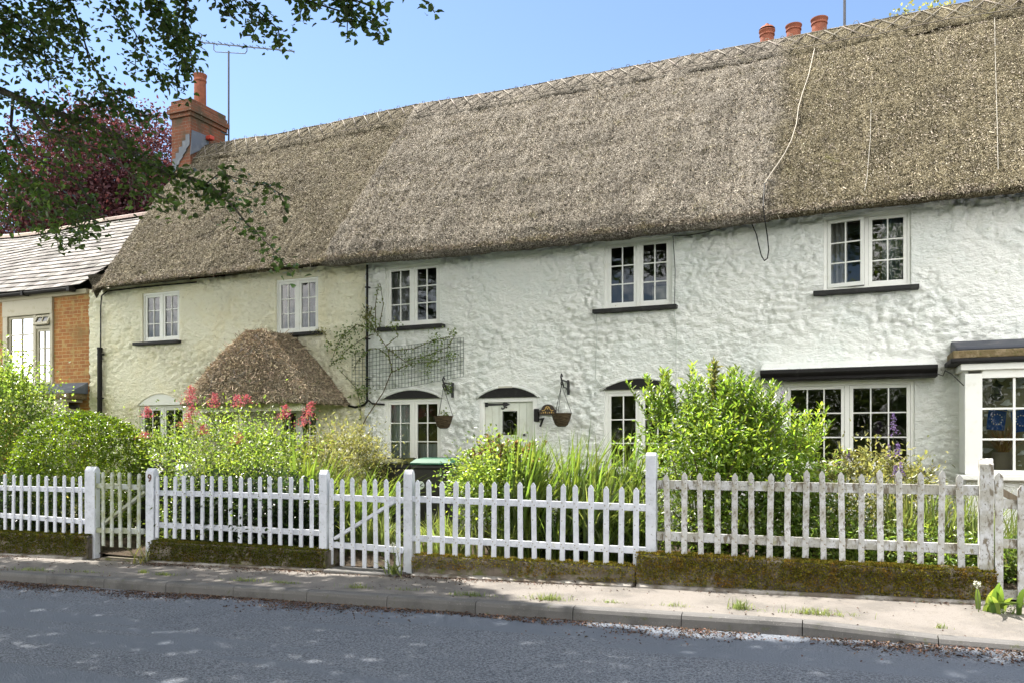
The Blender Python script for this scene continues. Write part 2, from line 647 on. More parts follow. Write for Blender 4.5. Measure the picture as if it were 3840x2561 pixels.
m_bark = M('grey_bark', (.12, .105, .085), .95, mixes=[(9, (.07, .06, .05), .4, .65, 4, (1, 1, .25))], bump=(22, .9, .03, 4, (1, 1, .3)))
m_stem = M('brown_stem', (.10, .075, .045), .9)
m_gstem = M('green_stem', (.10, .13, .05), .7)
m_litter = M('fallen_leaf_litter', (.135, .085, .058), .9, isl=.85, mixes=[(3, (.085, .06, .045), .42, .62)])

l_tree = leafmat('lime_leaf', (.075, .115, .032), (.05, .08, .024), tw=.5)
l_beech = leafmat('copper_beech_leaf', (.075, .032, .034), (.046, .020, .026), tr=(2.2, 1.4, 1.3), tw=.30, rough=.6, spec=.2)
l_box = leafmat('box_leaf', (.100, .150, .013), (.045, .075, .009), tr=(2.8, 2.8, 1.2), tw=.42, isl=.5)
l_light = leafmat('light_shrub_leaf', (.165, .235, .052), (.10, .155, .036), tr=(2.6, 2.5, 1.3), tw=.45)
l_mid = leafmat('mid_shrub_leaf', (.115, .165, .042), (.075, .115, .030), tr=(2.6, 2.5, 1.3), tw=.42)
l_dark = leafmat('dark_ivy_leaf', (.028, .048, .016), (.018, .034, .012), tr=(2.2, 2.4, 1.2), tw=.35)
l_spear = leafmat('spear_shrub_leaf', (.155, .230, .040), (.09, .15, .030), tr=(2.8, 2.7, 1.3), tw=.45)
l_sword = leafmat('sword_leaf', (.115, .165, .036), (.075, .12, .028), tr=(2.5, 2.5, 1.3), tw=.40, isl=.5)
l_grass = leafmat('grass_leaf', (.155, .190, .062), (.11, .145, .048), tr=(2.3, 2.3, 1.4), tw=.42, isl=.4)
l_yel = leafmat('yellow_green_leaf', (.185, .20, .075), (.14, .155, .055), tr=(2.3, 2.1, 1.4), tw=.45)
l_pink = leafmat('young_rose_leaf', (.16, .105, .055), (.11, .11, .04), tr=(2.2, 1.9, 1.3), tw=.45)
l_red = M('valerian_flower', (.46, .105, .115), .7, isl=.35, trans=(1.5, 1.6, 1.6), tw=.35)
l_purple = M('toadflax_flower', (.26, .17, .36), .7, isl=.4, trans=(1.3, 1.3, 1.3), tw=.3)
l_white = M('white_floret', (.62, .62, .50), .7, isl=.25)

# ------------------------------------------------------------------ setting: land, road, kerb, pavement, soil
def sheet(name, pts, m, zf, nx=60, ny=8):
    x0, x1, y0, y1 = pts
    xs, ys = np.linspace(x0, x1, nx + 1), np.linspace(y0, y1, ny + 1)
    V = np.array([(x, y, zf(x, y)) for y in ys for x in xs])
    Q = [(j * (nx + 1) + i, j * (nx + 1) + i + 1, (j + 1) * (nx + 1) + i + 1, (j + 1) * (nx + 1) + i) for j in range(ny) for i in range(nx)]
    o = npmesh(name, V, Q, m, smooth=True)
    o['kind'] = 'structure'
    return o


sheet('land', (-400, 400, -300, 400), m_land, lambda x, y: -.12 + .021 * max(-40, min(40, x)), 160, 10)
sheet('road', (-38, 38, -2.6, 7.10), m_asph, lambda x, y: road_z(x) + .012 * math.cos((y - 2.2) * .55), 120, 24)
sheet('pavement', (-38, 38, 7.20, 8.62), m_pave, lambda x, y: pave_z(x) - (0.075 * max(0, min(1, (x + .2) / 1.1)) * max(0, 1 - (y - 7.2) / .7)) + .006 * noise.noise(Vector((x * 1.3, y * 2, 3))) - .003, 300, 10)
sheet('garden_bed', (-38, 30, 8.56, 12.05), m_soil, lambda x, y: (soil_z(x) - .10 * max(0, 1 - (y - 8.56) / .4)) + .05 * noise.noise(Vector((x, y, 0))), 120, 24)
sheet('verge', (-38, 38, -14, -2.6), m_land, lambda x, y: road_z(x) + .05, 60, 6)

kb = MB()
k = -30.6
while k < 20:
    a, b = k + .004, k + 1.008 - .004
    def ktop(x): return pave_z(x) + .006 - .075 * max(0, min(1, (x + .2) / 1.1))
    pr = [(7.095, -.2, 0), (7.10, -.045, 1), (7.112, -.014, 1), (7.14, 0, 1), (7.212, 0.002, 1), (7.212, -.2, 0)]
    va = [(a, y, (ktop(a) + z) if f else road_z(a) - .2) for y, z, f in pr]
    vb = [(b, y, (ktop(b) + z) if f else road_z(b) - .2) for y, z, f in pr]
    n = len(pr)
    kb.add(va + vb, [tuple(range(n)), tuple(range(2 * n - 1, n - 1, -1))] + [(i, (i + 1) % n, n + (i + 1) % n, n + i) for i in range(n)])
    k += 1.008
ko = kb.build('kerb', m_kerb)
ko['kind'] = 'structure'

# ------------------------------------------------------------------ the thatched cottage row
cot = thing('thatched_cottage', (-6.5, 12.0, 0.1), 'long white and cream cottage row with a sagging thatched roof', 'cottage')

WIN = [  # x0, x1, z0, z1, storey
    (-13.17, -12.18, 3.61, 4.60), (-9.83, -8.87, 3.60, 4.61), (-7.46, -6.38, 3.59, 4.66), (-3.50, -2.45, 3.65, 4.70), (-.33, .77, 3.70, 4.74),
    (-13.25, -12.05, 1.05, 2.34), (-9.81, -8.85, 1.2, 2.24), (-7.47, -6.36, 1.19, 2.35), (-3.50, -2.39, 1.12, 2.41), (-.86, .81, 1.23, 2.44)]
DOOR = (-5.64, -4.62, .35, 2.33)
HOLES = WIN + [DOOR]


def cuts(lo, hi, step, marks):
    pts = sorted(set([lo, hi] + [m for m in marks if lo < m < hi]))
    out = []
    for a, b in zip(pts[:-1], pts[1:]):
        n = max(1, int(round((b - a) / step)))
        out += [a + (b - a) * i / n for i in range(n)]
    return np.array(out + [hi])


def wallrelief(x, z, cream):
    p = Vector((x * 4.6 + .9 * noise.noise(Vector((x * 3, 5, z * 3))), 0, z * 7.4 + .9 * noise.noise(Vector((x * 3, 9, z * 3)))))
    d, _ = noise.voronoi(p)
    e = min(.5, d[1] - d[0])
    v = .030 * (1 - (1 - e * 2) ** 3) - .016
    v += .016 * noise.noise(Vector((x * 13, 0, z * 21))) + .012 * noise.noise(Vector((x * 5, 4, z * 11)))
    v *= 1.9 * max(.25, min(1.35, .72 + 1.25 * noise.noise(Vector((x * .7, 2, z * .9)))))
    v += .006 * noise.noise(Vector((x * 28, 7, z * 40)))
    return v + .02 * noise.noise(Vector((x * .5, 1, z * .6)))


def wallgrid(name, x0, x1, z0, z1, mat, parent, step=.026):
    hs = [h for h in HOLES if h[1] > x0 and h[0] < x1]
    xs = cuts(x0, x1, step, [h[0] for h in hs] + [h[1] for h in hs])
    zs = cuts(z0, z1, step, [h[2] for h in hs] + [h[3] for h in hs])
    V = np.empty((len(zs), len(xs), 3))
    for j, z in enumerate(zs):
        for i, x in enumerate(xs):
            f = 1.0
            for h in hs:
                dx = max(h[0] - x, 0, x - h[1])
                dz = max(h[2] - z, 0, z - h[3])
                f = min(f, math.hypot(dx, dz) / .12)
                if f <= 0: break
            V[j, i] = (x, 12.0 - (wallrelief(x, z, 0) * f if f > 0 else 0), z)
    ids = np.arange(len(zs) * len(xs)).reshape(len(zs), len(xs))
    Q = np.stack([ids[:-1, :-1], ids[:-1, 1:], ids[1:, 1:], ids[1:, :-1]], -1).reshape(-1, 4)
    xc, zc = (xs[:-1] + xs[1:]) / 2, (zs[:-1] + zs[1:]) / 2
    keep = np.ones((len(zc), len(xc)), bool)
    for h in hs:
        keep &= ~(((xc > h[0]) & (xc < h[1]))[None, :] & ((zc > h[2]) & (zc < h[3]))[:, None])
    Q = Q[keep.ravel()]
    V = V.reshape(-1, 3)
    ex, eq, b = [], [], len(V)
    for h in hs:
        if h[0] < x0 - .01 or h[1] > x1 + .01: continue
        c = [(h[0], h[2]), (h[1], h[2]), (h[1], h[3]), (h[0], h[3])]
        for q in range(4):
            p, r = c[q], c[(q + 1) % 4]
            ex += [(p[0], 12.0, p[1]), (r[0], 12.0, r[1]), (r[0], 12.3, r[1]), (p[0], 12.3, p[1])]
            eq.append((b, b + 1, b + 2, b + 3))
            b += 4
    V = np.concatenate([V, np.array(ex)])
    Q = np.concatenate([Q, np.array(eq)])
    return npmesh(name, V, Q, mat, parent, smooth=False)


wl = wallgrid('wall', -14.65, -7.86, -.1, 4.78, m_wall_cream, cot)
tag(wl, 'cream painted rubble wall left of the black downpipe')
wr = wallgrid('wall', -7.86, 5.6, -.1, 4.84, m_wall_white, cot)
tag(wr, 'white painted rubble wall')
for w_ in (wl, wr):
    w_.data.polygons.foreach_set('use_smooth', [True] * len(w_.data.polygons))
sh = MB()
sh.box(-14.60, -14.30, 12.04, 18, -.1, 4.7)
sh.box(5.3, 5.6, 12.04, 18, -.1, 4.7)
sh.box(-14.29, 5.29, 17.8, 18, -.1, 4.7)
sh.slab([(-14.6, 4.7), (5.6, 4.7), (5.6, 4.72), (-14.6, 4.72)], 12.32, 17.7)
sh.slab([(-14.29, 2.75), (5.29, 2.75), (5.29, 2.9), (-14.29, 2.9)], 12.32, 17.7)
for xw in (-11.1, -8.2, -5.9, -4.3, -1.7):
    sh.box(xw, xw + .12, 12.32, 16.5, -.1, 2.74)
    sh.box(xw, xw + .12, 12.32, 16.5, 2.91, 4.69)
sh.box(-14.29, 5.29, 15.2, 15.3, 2.92, 4.68)
sh.box(-14.29, 5.29, 16.55, 16.6, -.05, 2.73)
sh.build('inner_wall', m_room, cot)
gb = MB()
gb.slab([(-14.6, 0), (-14.3, 0), (-14.3, 1), (-14.6, 1)], 0, 0)
gab = MB()
gab.prism([(12.1, 4.72), (17.9, 4.72), (15.0, 8.2)], lambda p: (-14.62, p[0], p[1]), lambda p: (-14.32, p[0], p[1]))
gab.build('gable', m_wall_cream, cot)
gab = MB()
gab.prism([(12.1, 4.72), (17.9, 4.72), (15.0, 8.2)], lambda p: (5.28, p[0], p[1]), lambda p: (5.58, p[0], p[1]))
gab.build('gable', m_wall_cream, cot)


# ---- thatch
def roof_prof(n_front):
    """points (Y, Z, slope fraction) from the soffit round the eave, up to the ridge and down the back"""
    pts = [(12.05, 4.80, -1), (11.82, 4.745, -1), (11.66, 4.70, -1), (11.60, 4.69, -.5), (11.565, 4.695, -.2)]
    for i in range(n_front + 1):
        t = i / n_front
        y = EY + (RY - EY) * t
        z = EZ + .01 + (RZ - EZ - .01) * t + .05 * math.sin(math.pi * t)
        if t > .955:
            z -= ((t - .955) / .045) ** 2 * .055
        pts.append((y, z, t))
    for i in range(1, 13):
        t = i / 12
        y = RY + 3.7 * t
        pts.append((y, RZ - .055 - t * 4.2 + .03 * math.sin(math.pi * t), 1 + t))
    return pts


def verge(t):
    return -14.20 - .72 * max(0, min(1, t)) ** .8


def zone_step(x):
    def s(a, w): return max(0, min(1, (x - a) / w + .5))
    return .10 * s(-8.45, .16) - .06 * s(-1.0, .18)


PROF = roof_prof(132)
NX = 560
XR = 5.9


def nrm(i):
    a = PROF[max(0, i - 1)]
    b = PROF[min(len(PROF) - 1, i + 1)]
    dy, dz = b[0] - a[0], b[1] - a[1]
    l = math.hypot(dy, dz)
    return (-dz / l, dy / l)


def roof_point(x, t, extra=0.0):
    y = EY + (RY - EY) * t
    z = EZ + .01 + (RZ - EZ - .01) * t + .05 * math.sin(math.pi * t)
    if t > .955: z -= ((t - .955) / .045) ** 2 * .055
    n = (-.763, .646)
    d = zone_step(x) * min(1, max(0, (1.02 - t) * 4)) + .05 * noise.noise(Vector((x * .45, y * .5, 2)))
    d = d * min(1, .25 + t * 14) + extra
    xl = verge(t)
    rl = .40
    if x - xl < rl:
        q = (rl - (x - xl)) / rl
        d -= .30 * (1 - math.sqrt(max(0, 1 - q * q)))
    return (x, y + n[0] * d, z + n[1] * d + .03 * math.sin(x * .55 + 1) * (1 - t))


def build_roof():
    n = len(PROF)
    V = np.empty((n, NX + 1, 3))
    for i, (y, z, t) in enumerate(PROF):
        ny, nz = nrm(i)
        xl = verge(t if t <= 1 else 2 - t)
        for k in range(NX + 1):
            s = k / NX
            s = s if k > 14 else s
            x = xl + (XR - xl) * s
            if t >= 0:
                d = zone_step(x) * min(1, max(0, (1.02 - t) * 4)) * (1 if t <= 1 else 0)
                d += .05 * noise.noise(Vector((x * .45, y * .5, 2)))
                d += .022 * noise.noise(Vector((x * 3.1, y * 3.5, z * 2))) + .016 * noise.noise(Vector((x * 11, y * 11, 7)))
                d += rng.normal() * .0085 + .020 * noise.noise(Vector((x * 8, y * .9, 3))) + .028 * noise.noise(Vector((x * 1.2, y * 5.0 + .6 * noise.noise(Vector((x * .7, 1, 1))), 8))) * (1 if t < 1 else 0)
                d *= min(1, .25 + t * 14)
            else:
                d = zone_step(x) * .5 + .025 * noise.noise(Vector((x * 2, y, 9))) + rng.normal() * .004
            rl = .40
            if x - xl < rl:
                q = (rl - (x - xl)) / rl
                d -= .30 * (1 - math.sqrt(max(0, 1 - q * q)))
            V[i, k] = (x, y + ny * d, z + nz * d + .03 * math.sin(x * .55 + 1) * (1 - min(1, max(0, t))))
    ids = np.arange(n * (NX + 1)).reshape(n, NX + 1)
    Q = np.stack([ids[:-1, :-1], ids[:-1, 1:], ids[1:, 1:], ids[1:, :-1]], -1).reshape(-1, 4)
    # loose straw ends standing out of the coat
    m = 120000
    xs = rng.uniform(-14.6, 4.2, m)
    ts = rng.uniform(0, .97, m)
    eav = rng.random(m) < .16
    ts[eav] = np.abs(rng.normal(0, .010, eav.sum()))
    ok = xs > np.array([verge(t) for t in ts]) + .08
    xs, ts = xs[ok], ts[ok]
    P = np.array([roof_point(x, t, .006) for x, t in zip(xs, ts)])
    m = len(P)
    D = np.array([[0, -.646, -.763]]) * rng.uniform(.5, 1.2, (m, 1)) + np.array([[0, -.763, .646]]) * rng.uniform(.10, .6, (m, 1)) + rng.normal(size=(m, 3)) * .45
    D = unit(D)
    Sx = unit(np.cross(D, rdir(m)))
    Ln = rng.uniform(.014, .040, (m, 1)) * (1 + (rng.random((m, 1)) < .02) * 1.6)
    w = rng.uniform(.0035, .007, (m, 1))
    SV = np.stack([P - Sx * w, P + Sx * w, P + D * Ln + Sx * w * .8, P + D * Ln - Sx * w * .8], 1).reshape(-1, 3)
    SQ = np.arange(m * 4).reshape(-1, 4)
    V2, Q2, mi = join([(V.reshape(-1, 3), Q), (SV, SQ)])
    o = npmesh('roof', V2, Q2, [m_thatch, m_straw], cot, smooth=True, mi=mi)
    return tag(o, 'thick thatched roof of older brown straw, pale reed and mossy olive reed')


roof = build_roof()


def build_ridge():
    nx = 700
    rows = [(.845, .0), (.852, .030), (.868, .044), (.89, .052), (.92, .065), (.95, .07), (.98, .075), (1.0, .075)]
    back = [(.98, .075), (.94, .07), (.9, .06), (.86, .06), (.86, 0)]
    xs = np.linspace(-14.30, XR, nx)
    V = []
    for side, rr in ((0, rows), (1, back)):
        for t, e in rr:
            for x in xs:
                j = .018 * noise.noise(Vector((x * 6, t * 30, side * 9))) + rng.normal() * .005 + .02 * noise.noise(Vector((x * 1.1, 0, 4)))
                sc = .012 * noise.noise(Vector((x * 1.6, 3, 3))) if t < .85 and side == 0 else 0
                p = roof_point(max(x, verge(t) + .41), t - sc, e + j)
                V.append((x, p[1] if side == 0 else 2 * RY - p[1], p[2]))
    nr = len(rows) + len(back)
    ids = np.arange(nr * nx).reshape(nr, nx)
    Q = np.stack([ids[:-1, :-1], ids[:-1, 1:], ids[1:, 1:], ids[1:, :-1]], -1).reshape(-1, 4)
    mb = MB()

    def rp(x, t, e=.082):
        p = roof_point(max(x, -13.8), t, e + .02 * noise.noise(Vector((x * 1.1, 0, 4))))
        return Vector((x, p[1], p[2]))
    for t in (.862, .972):
        x = -14.25
        while x < XR - .1:
            mb.beam(rp(x, t) + Vector((0, 0, R.uniform(-.006, .006))), rp(x + .62, t) + Vector((0, 0, R.uniform(-.006, .006))), .013, .010)
            x += .58
    x = -14.2
    while x < XR - .4:
        d = R.uniform(.27, .33)
        j = R.uniform(-.03, .03)
        mb.beam(rp(x, .872 + j * .1), rp(x + d + j, .962), .014, .012)
        mb.beam(rp(x + d, .872, .092), rp(x + j, .962, .092), .014, .012)
        for t in (.862, .972):
            p = rp(x + R.uniform(0, .2), t, .085)
            mb.tube([p + Vector((-.02, 0, -.03)), p + Vector((0, -.005, .022)), p + Vector((.02, 0, -.03))], .006, 4)
        if R.random() < .75:
            p = rp(x + R.uniform(0, .25), .998, .09)
            s = R.uniform(.02, .045)
            mb.tube([p + Vector((-s, .02, -.01)), p + Vector((-s * .5, .02, s)), p + Vector((s * .5, .02, s)), p + Vector((s, .02, -.01))], .0055, 4)
        x += .30
    A = np.array(mb.v)
    quads = [f for f in mb.f if len(f) == 4]
    V2, Q2, mi = join([(np.array(V), Q), (A, np.array(quads))])
    o = npmesh('ridge', V2, Q2, [m_thatch, m_spar], roof, smooth=False, mi=mi)
    return tag(o, 'raised ridge cap pinned with crossed hazel spars')


build_ridge()

# ---- windows
def casement(mb, gb, x0, x1, z0, z1, y, cols, rows, st=.045, bar=.018, hinge=None, ang=0.0):
    """one glazed leaf; hinge x and angle swing it outwards"""
    q, g = MB(), MB()
    q.box(x0, x0 + st, y, y + .04, z0, z1)
    q.box(x1 - st, x1, y, y + .04, z0, z1)
    q.box(x0 + st, x1 - st, y + .001, y + .039, z0, z0 + st * 1.25)
    q.box(x0 + st, x1 - st, y + .001, y + .039, z1 - st, z1)
    a0, a1, b0, b1 = x0 + st, x1 - st, z0 + st * 1.25, z1 - st
    for i in range(1, cols):
        xx = a0 + (a1 - a0) * i / cols
        q.box(xx - bar / 2, xx + bar / 2, y + .006, y + .034, b0, b1)
    for j in range(1, rows):
        zz = b0 + (b1 - b0) * j / rows
        for i in range(cols):
            u0 = a0 + (a1 - a0) * i / cols + (bar / 2 if i else 0)
            u1 = a0 + (a1 - a0) * (i + 1) / cols - (bar / 2 if i < cols - 1 else 0)
            q.box(u0, u1, y + .008, y + .032, zz - bar / 2, zz + bar / 2)
    g.add([(a0, y + .022, b0), (a1, y + .022, b0), (a1, y + .022, b1), (a0, y + .022, b1)], [(0, 1, 2, 3)])
    if hinge is not None:
        c, s = math.cos(ang), math.sin(ang)
        for mm in (q, g):
            mm.v = [(hinge + (v[0] - hinge) * c - (v[1] - y) * s, y + (v[0] - hinge) * s + (v[1] - y) * c, v[2]) for v in mm.v]
    mb.add(q.v, q.f)
    gb.add(g.v, g.f)


def wavy(x0, x1, z0, z1, y, m, parent, name, waves=6, amp=.03):
    n = 40
    V, Q = [], []
    for i in range(n + 1):
        x = x0 + (x1 - x0) * i / n
        yy = y + amp * math.sin(i / n * waves * 6.28 + x) + .01 * math.sin(i * 1.7)
        V += [(x, yy, z0), (x, yy, z1)]
    Q = [(2 * i, 2 * i + 2, 2 * i + 3, 2 * i + 1) for i in range(n)]
    return npmesh(name, V, Q, m, parent, smooth=True)


def window(h, label, cols=2, rows=3, wm=m_white, sill=True, mull=.05, split=.5, fr=.045, openleft=0.0, sillov=(.07, .07), y=12.045, arch=None):
    x0, x1, z0, z1 = h
    w = MB()
    w.box(x0 + .002, x0 + fr, y - .012, y + .075, z0, z1 - .002)
    w.box(x1 - fr, x1 - .002, y - .012, y + .075, z0, z1 - .002)
    w.box(x0 + fr, x1 - fr, y - .010, y + .073, z1 - fr, z1 - .002)
    w.box(x0 + fr, x1 - fr, y - .010, y + .073, z0, z0 + fr)
    xm = x0 + (x1 - x0) * split
    w.box(xm - mull / 2, xm + mull / 2, y - .008, y + .071, z0 + fr, z1 - fr)
    fo = w.build('window', wm, cot)
    tag(fo, label)
    c, g = MB(), MB()
    if openleft:
        casement(c, g, x0 + fr + .004, xm - mull / 2 - .004, z0 + fr + .004, z1 - fr - .004, y - .014, cols, rows, hinge=x0 + fr, ang=-openleft)
    else:
        casement(c, g, x0 + fr + .003, xm - mull / 2 - .003, z0 + fr + .003, z1 - fr - .003, y, cols, rows)
    casement(c, g, xm + mull / 2 + .003, x1 - fr - .003, z0 + fr + .003, z1 - fr - .003, y, cols, rows)
    for xx in (x0 + fr + .012, x1 - fr - .012):
        pass
    c.build('casement', wm, fo, bevel=.003)
    g.build('pane', m_glass, fo)
    if sill:
        s = MB()
        s.box(x0 - sillov[0], x1 + sillov[1], 11.87, 12.06, z0 - .062, z0 - .002)
        s.build('sill', m_sill, fo, bevel=.008)
    if arch:
        ax0, ax1, az, rise = arch
        n = 14
        poly = [(ax0, az), (ax1, az)]
        top = []
        for i in range(1, n):
            t = i / n
            top.append((ax1 + (ax0 - ax1) * t, az + rise * (1 - (2 * t - 1) ** 2)))
        a = MB()
        a.slab(poly + top, 11.962, 12.02)
        a.build('arch_panel', arch_m.get(label, m_black), fo)
        e = MB()
        pts = [(ax0 - .02, 11.965, az - .01)] + [(p[0], 11.965, p[1] + .018) for p in reversed(top)] + [(ax1 + .02, 11.965, az - .01)]
        e.tube(pts, .022, 6)
        e.build('arch_trim', m_wall_white if x0 > -8 else m_wall_cream, fo, smooth=True)
    return fo


arch_m = {}
lu = ['small two leaf window under the thatch, leftmost of the upper floor with net curtains', 'upper window with net curtains above the thatched porch', 'upper window with a thin black sill above the wire trellis',
      'upper window with flaking paint and a black sill above an arched window', 'wide upper window with its left leaf ajar and blue sky reflected']
ws = []
for i, h in enumerate(WIN[:5]):
    sv = [(.13, .06), (.02, .12), (.09, .10), (.16, .09), (.13, .09)][i]
    ws.append(window(h, lu[i], wm=m_white if i != 3 else M('flaking_white_paint', (.80, .80, .77), .5, mixes=[(7, (.70, .69, .62), .55, .8), (18, (.28, .20, .15), .66, .74, 5, (1, 1, .5))], bump=(40, .3, .004)), openleft=.16 if i == 4 else 0, sillov=sv, mull=.05))
GL = ['arched white window at the left end of the ground floor', 'low window under the right side of the thatched porch', 'arched ground floor window between the porch and the front door', 'arched ground floor window right of the hanging baskets', 'broad ground floor window under a black moulded canopy']
arch_m[GL[0]] = m_white
wg = [window(WIN[5], GL[0], 2, 2, arch=(-13.25, -12.05, 2.345, .22), wm=m_white, sill=False),
      window(WIN[6], GL[1], 2, 2, sill=False, wm=m_white),
      window(WIN[7], GL[2], 2, 3, arch=(-7.50, -6.33, 2.355, .14), sillov=(.05, .05)),
      window(WIN[8], GL[3], 2, 3, arch=(-3.54, -2.35, 2.415, .155)),
      window(WIN[9], GL[4], 3, 3, sillov=(.06, .12), mull=.06)]
wavy(-13.1, -12.24, 3.62, 4.25, 12.17, m_net, ws[0], 'net_curtain', 9, .02)
wavy(-9.76, -8.93, 3.62, 4.1, 12.17, m_net, ws[1], 'net_curtain', 9, .02)
wavy(-7.4, -6.95, 3.6, 4.6, 12.22, m_curtain, ws[2], 'curtain', 4)
wavy(-.28, -.02, 3.7, 4.7, 12.2, m_curtain, ws[4], 'curtain', 4)
wavy(.42, .74, 3.7, 4.7, 12.22, M('sky_tint_curtain', (.10, .13, .15), .9), ws[4], 'curtain', 5)  # dim blue cloth colour stands in for sky mirrored in the right leaf
wavy(-7.42, -6.94, 1.2, 2.32, 12.17, m_blind, wg[2], 'blind', 2, .004)
wavy(-6.9, -6.4, 1.2, 1.58, 12.19, m_blind, wg[2], 'blind', 2, .004)
wavy(-9.75, -9.35, 1.2, 2.2, 12.2, m_net, wg[1], 'curtain', 5)
wavy(-9.25, -8.9, 1.2, 2.2, 12.2, m_net, wg[1], 'curtain', 5)
bl = MB()
bl.box(-2.78, -2.55, 12.14, 12.145, 3.72, 3.98)
bl.build('card', M('old_card', (.42, .38, .33), .9), ws[3])
# frieze boards over upper windows
for h, wo_ in zip(WIN[:5], ws):
    fz = MB()
    fz.box(h[0] + .01, h[1] - .01, 12.025, 12.09, h[3] + .001, h[3] + .14)
    fz.build('head_board', m_white, wo_)

# ---- front door
dx0, dx1, dz0, dz1 = DOOR
d = MB()
d.box(dx0, dx0 + .075, 12.0, 12.14, dz0, dz1)
d.box(dx1 - .075, dx1, 12.0, 12.14, dz0, dz1)
d.box(dx0 + .075, dx1 - .075, 12.002, 12.138, dz1 - .07, dz1)
dfo = d.build('door_frame', m_white, cot, bevel=.006)
d = MB()
px0, px1 = dx0 + .08, dx1 - .08
gx0, gx1 = W(1153, 970, 12.06).x, W(1188, 970, 12.06).x
gz0, gz1 = W(1170, 998, 12.06).z, W(1170, 943, 12.06).z
ed = [px0 + (px1 - px0) * i / 7 for i in range(8)]
ed = sorted(ed[:3] + [gx0 - .03, gx1 + .03] + [e for e in ed[3:] if e > gx1 + .09])
for a, b in zip(ed[:-1], ed[1:]):
    if a >= gx0 - .04 and b <= gx1 + .04:
        d.box(a + .003, b - .003, 12.062, 12.10, dz0, gz0 - .03)
        d.box(a + .003, b - .003, 12.062, 12.10, gz1 + .03, dz1 - .075)
    else:
        d.box(a + .003, b - .003, 12.062, 12.10, dz0, dz1 - .075)
d.box(px0, px1, 12.085, 12.105, dz0, gz0 - .04)
for (a, b, c_, e) in ((gx0 - .03, gx0, gz0 - .03, gz1 + .03), (gx1, gx1 + .03, gz0 - .03, gz1 + .03)):
    d.box(a, b, 12.052, 12.10, c_, e)
d.box(gx0, gx1, 12.052, 12.10, gz0 - .03, gz0)
d.box(gx0, gx1, 12.052, 12.10, gz1, gz1 + .03)
door = d.build('door', M('pale_cream_door_paint', (.72, .74, .66), .5, mixes=[(6, (.66, .67, .58), .5, .7)]), cot)
tag(door, 'pale boarded front door with a black strap hinge and small square light')
g = MB()
g.add([(gx0, 12.075, gz0), (gx1, 12.075, gz0), (gx1, 12.075, gz1), (gx0, 12.075, gz1)], [(0, 1, 2, 3)])
g.build('pane', m_glass, door)
g = MB()
hz = W(1140, 928, 12.05).z
hx0, hx1 = W(1114, 928, 12.05).x, W(1171, 928, 12.05).x
g.box(hx0, hx0 + .05, 12.045, 12.061, hz - .035, hz + .035)
g.slab([(hx0 + .05, hz - .018), (hx1 - .14, hz - .012), (hx1 - .14, hz + .012), (hx0 + .05, hz + .018)], 12.047, 12.061)
cxh = hx1 - .09
g.slab([(cxh - .05, hz - .012), (cxh + .02, hz - .03), (cxh + .09, hz), (cxh + .02, hz + .03), (cxh - .05, hz + .012)], 12.047, 12.061)
for sg in (-1, 1):
    pts = [(cxh - .03, 12.05, hz + sg * .005), (cxh - .01, 12.05, hz + sg * .04), (cxh - .02, 12.05, hz + sg * .07), (cxh - .05, 12.05, hz + sg * .075), (cxh - .06, 12.05, hz + sg * .05)]
    g.tube(pts, .012, 6)
    g.tube([(cxh - .01, 12.05, hz + sg * .035), (cxh + .03, 12.05, hz + sg * .055), (cxh + .035, 12.05, hz + sg * .035)], .010, 6)
g.build('strap_hinge', m_iron, door)
g = MB()
hp = W(1170, 972, 12.05)
g.tube([(hp.x + .06 * math.cos(a), 12.05, hp.z + .06 * math.sin(a)) for a in [i * 6.283 / 14 for i in range(15)]], .008, 6)
g.build('knocker', m_iron, door)
g = MB()
hp = W(1204, 1000, 12.05)
g.lathe([(0, 0), (.022, 0), (.022, .03), (0, .04)], (hp.x, 12.04, hp.z), 10)
g.build('door_knob', m_iron, door)
g = MB()
hp = W(1163, 1010, 12.05)
g.box(hp.x - .02, hp.x + .13, 12.05, 12.06, hp.z - .03, hp.z)
g.build('letter_flap', m_iron, door)
a = MB()
n = 14
ax0, ax1, az, rise = dx0 - .03, dx1 + .04, 2.335, .165
top = [(ax1 + (ax0 - ax1) * i / n, az + rise * (1 - (2 * i / n - 1) ** 2)) for i in range(1, n)]
a.slab([(ax0, az), (ax1, az)] + top, 11.962, 12.02)
ap = a.build('arch_panel', m_black, cot)
tag(ap, 'black arched panel over the front door')
a = MB()
a.tube([(ax0 - .02, 11.965, az - .01)] + [(p[0], 11.965, p[1] + .018) for p in reversed(top)] + [(ax1 + .02, 11.965, az - .01)], .022, 6)
a.build('arch_trim', m_wall_white, ap, smooth=True)
hp = W(1163, 888, 11.95)
a = MB()
a.box(hp.x - .15, hp.x + .10, 11.945, 11.963, hp.z - .012, hp.z + .022)
a.build('bare_patch', M('bare_plaster', (.55, .52, .45), .9), ap)
# surround plaster panels
# doorbell, plaque, number
hp = W(1232, 952, 11.96)
b = MB()
b.box(hp.x - .035, hp.x + .035, 11.92, 11.99, hp.z - .105, hp.z + .10)
tag(b.build('letter_box', m_black, cot, bevel=.008), 'slim black box on the wall right of the front door')
p0, p1 = W(1239, 952, 11.95), W(1277, 927, 11.95)
pl = MB()
n = 12
pw, ph = p1.x - p0.x, p1.z - p0.z
outl = [(p0.x, p0.z), (p1.x, p0.z), (p1.x, p0.z + ph * .45), (p1.x - pw * .10, p0.z + ph * .50)]
outl += [(p0.x + pw * (.5 + .38 * math.cos(t)), p0.z + ph * (.5 + .5 * math.sin(t))) for t in [math.pi * (i + 1) / 10 for i in range(9)]]
outl += [(p0.x + pw * .10, p0.z + ph * .50), (p0.x, p0.z + ph * .45)]
pl.slab(outl, 11.935, 11.97)
plq = pl.build('name_plaque', M('dark_plaque', (.045, .035, .030), .6), cot)
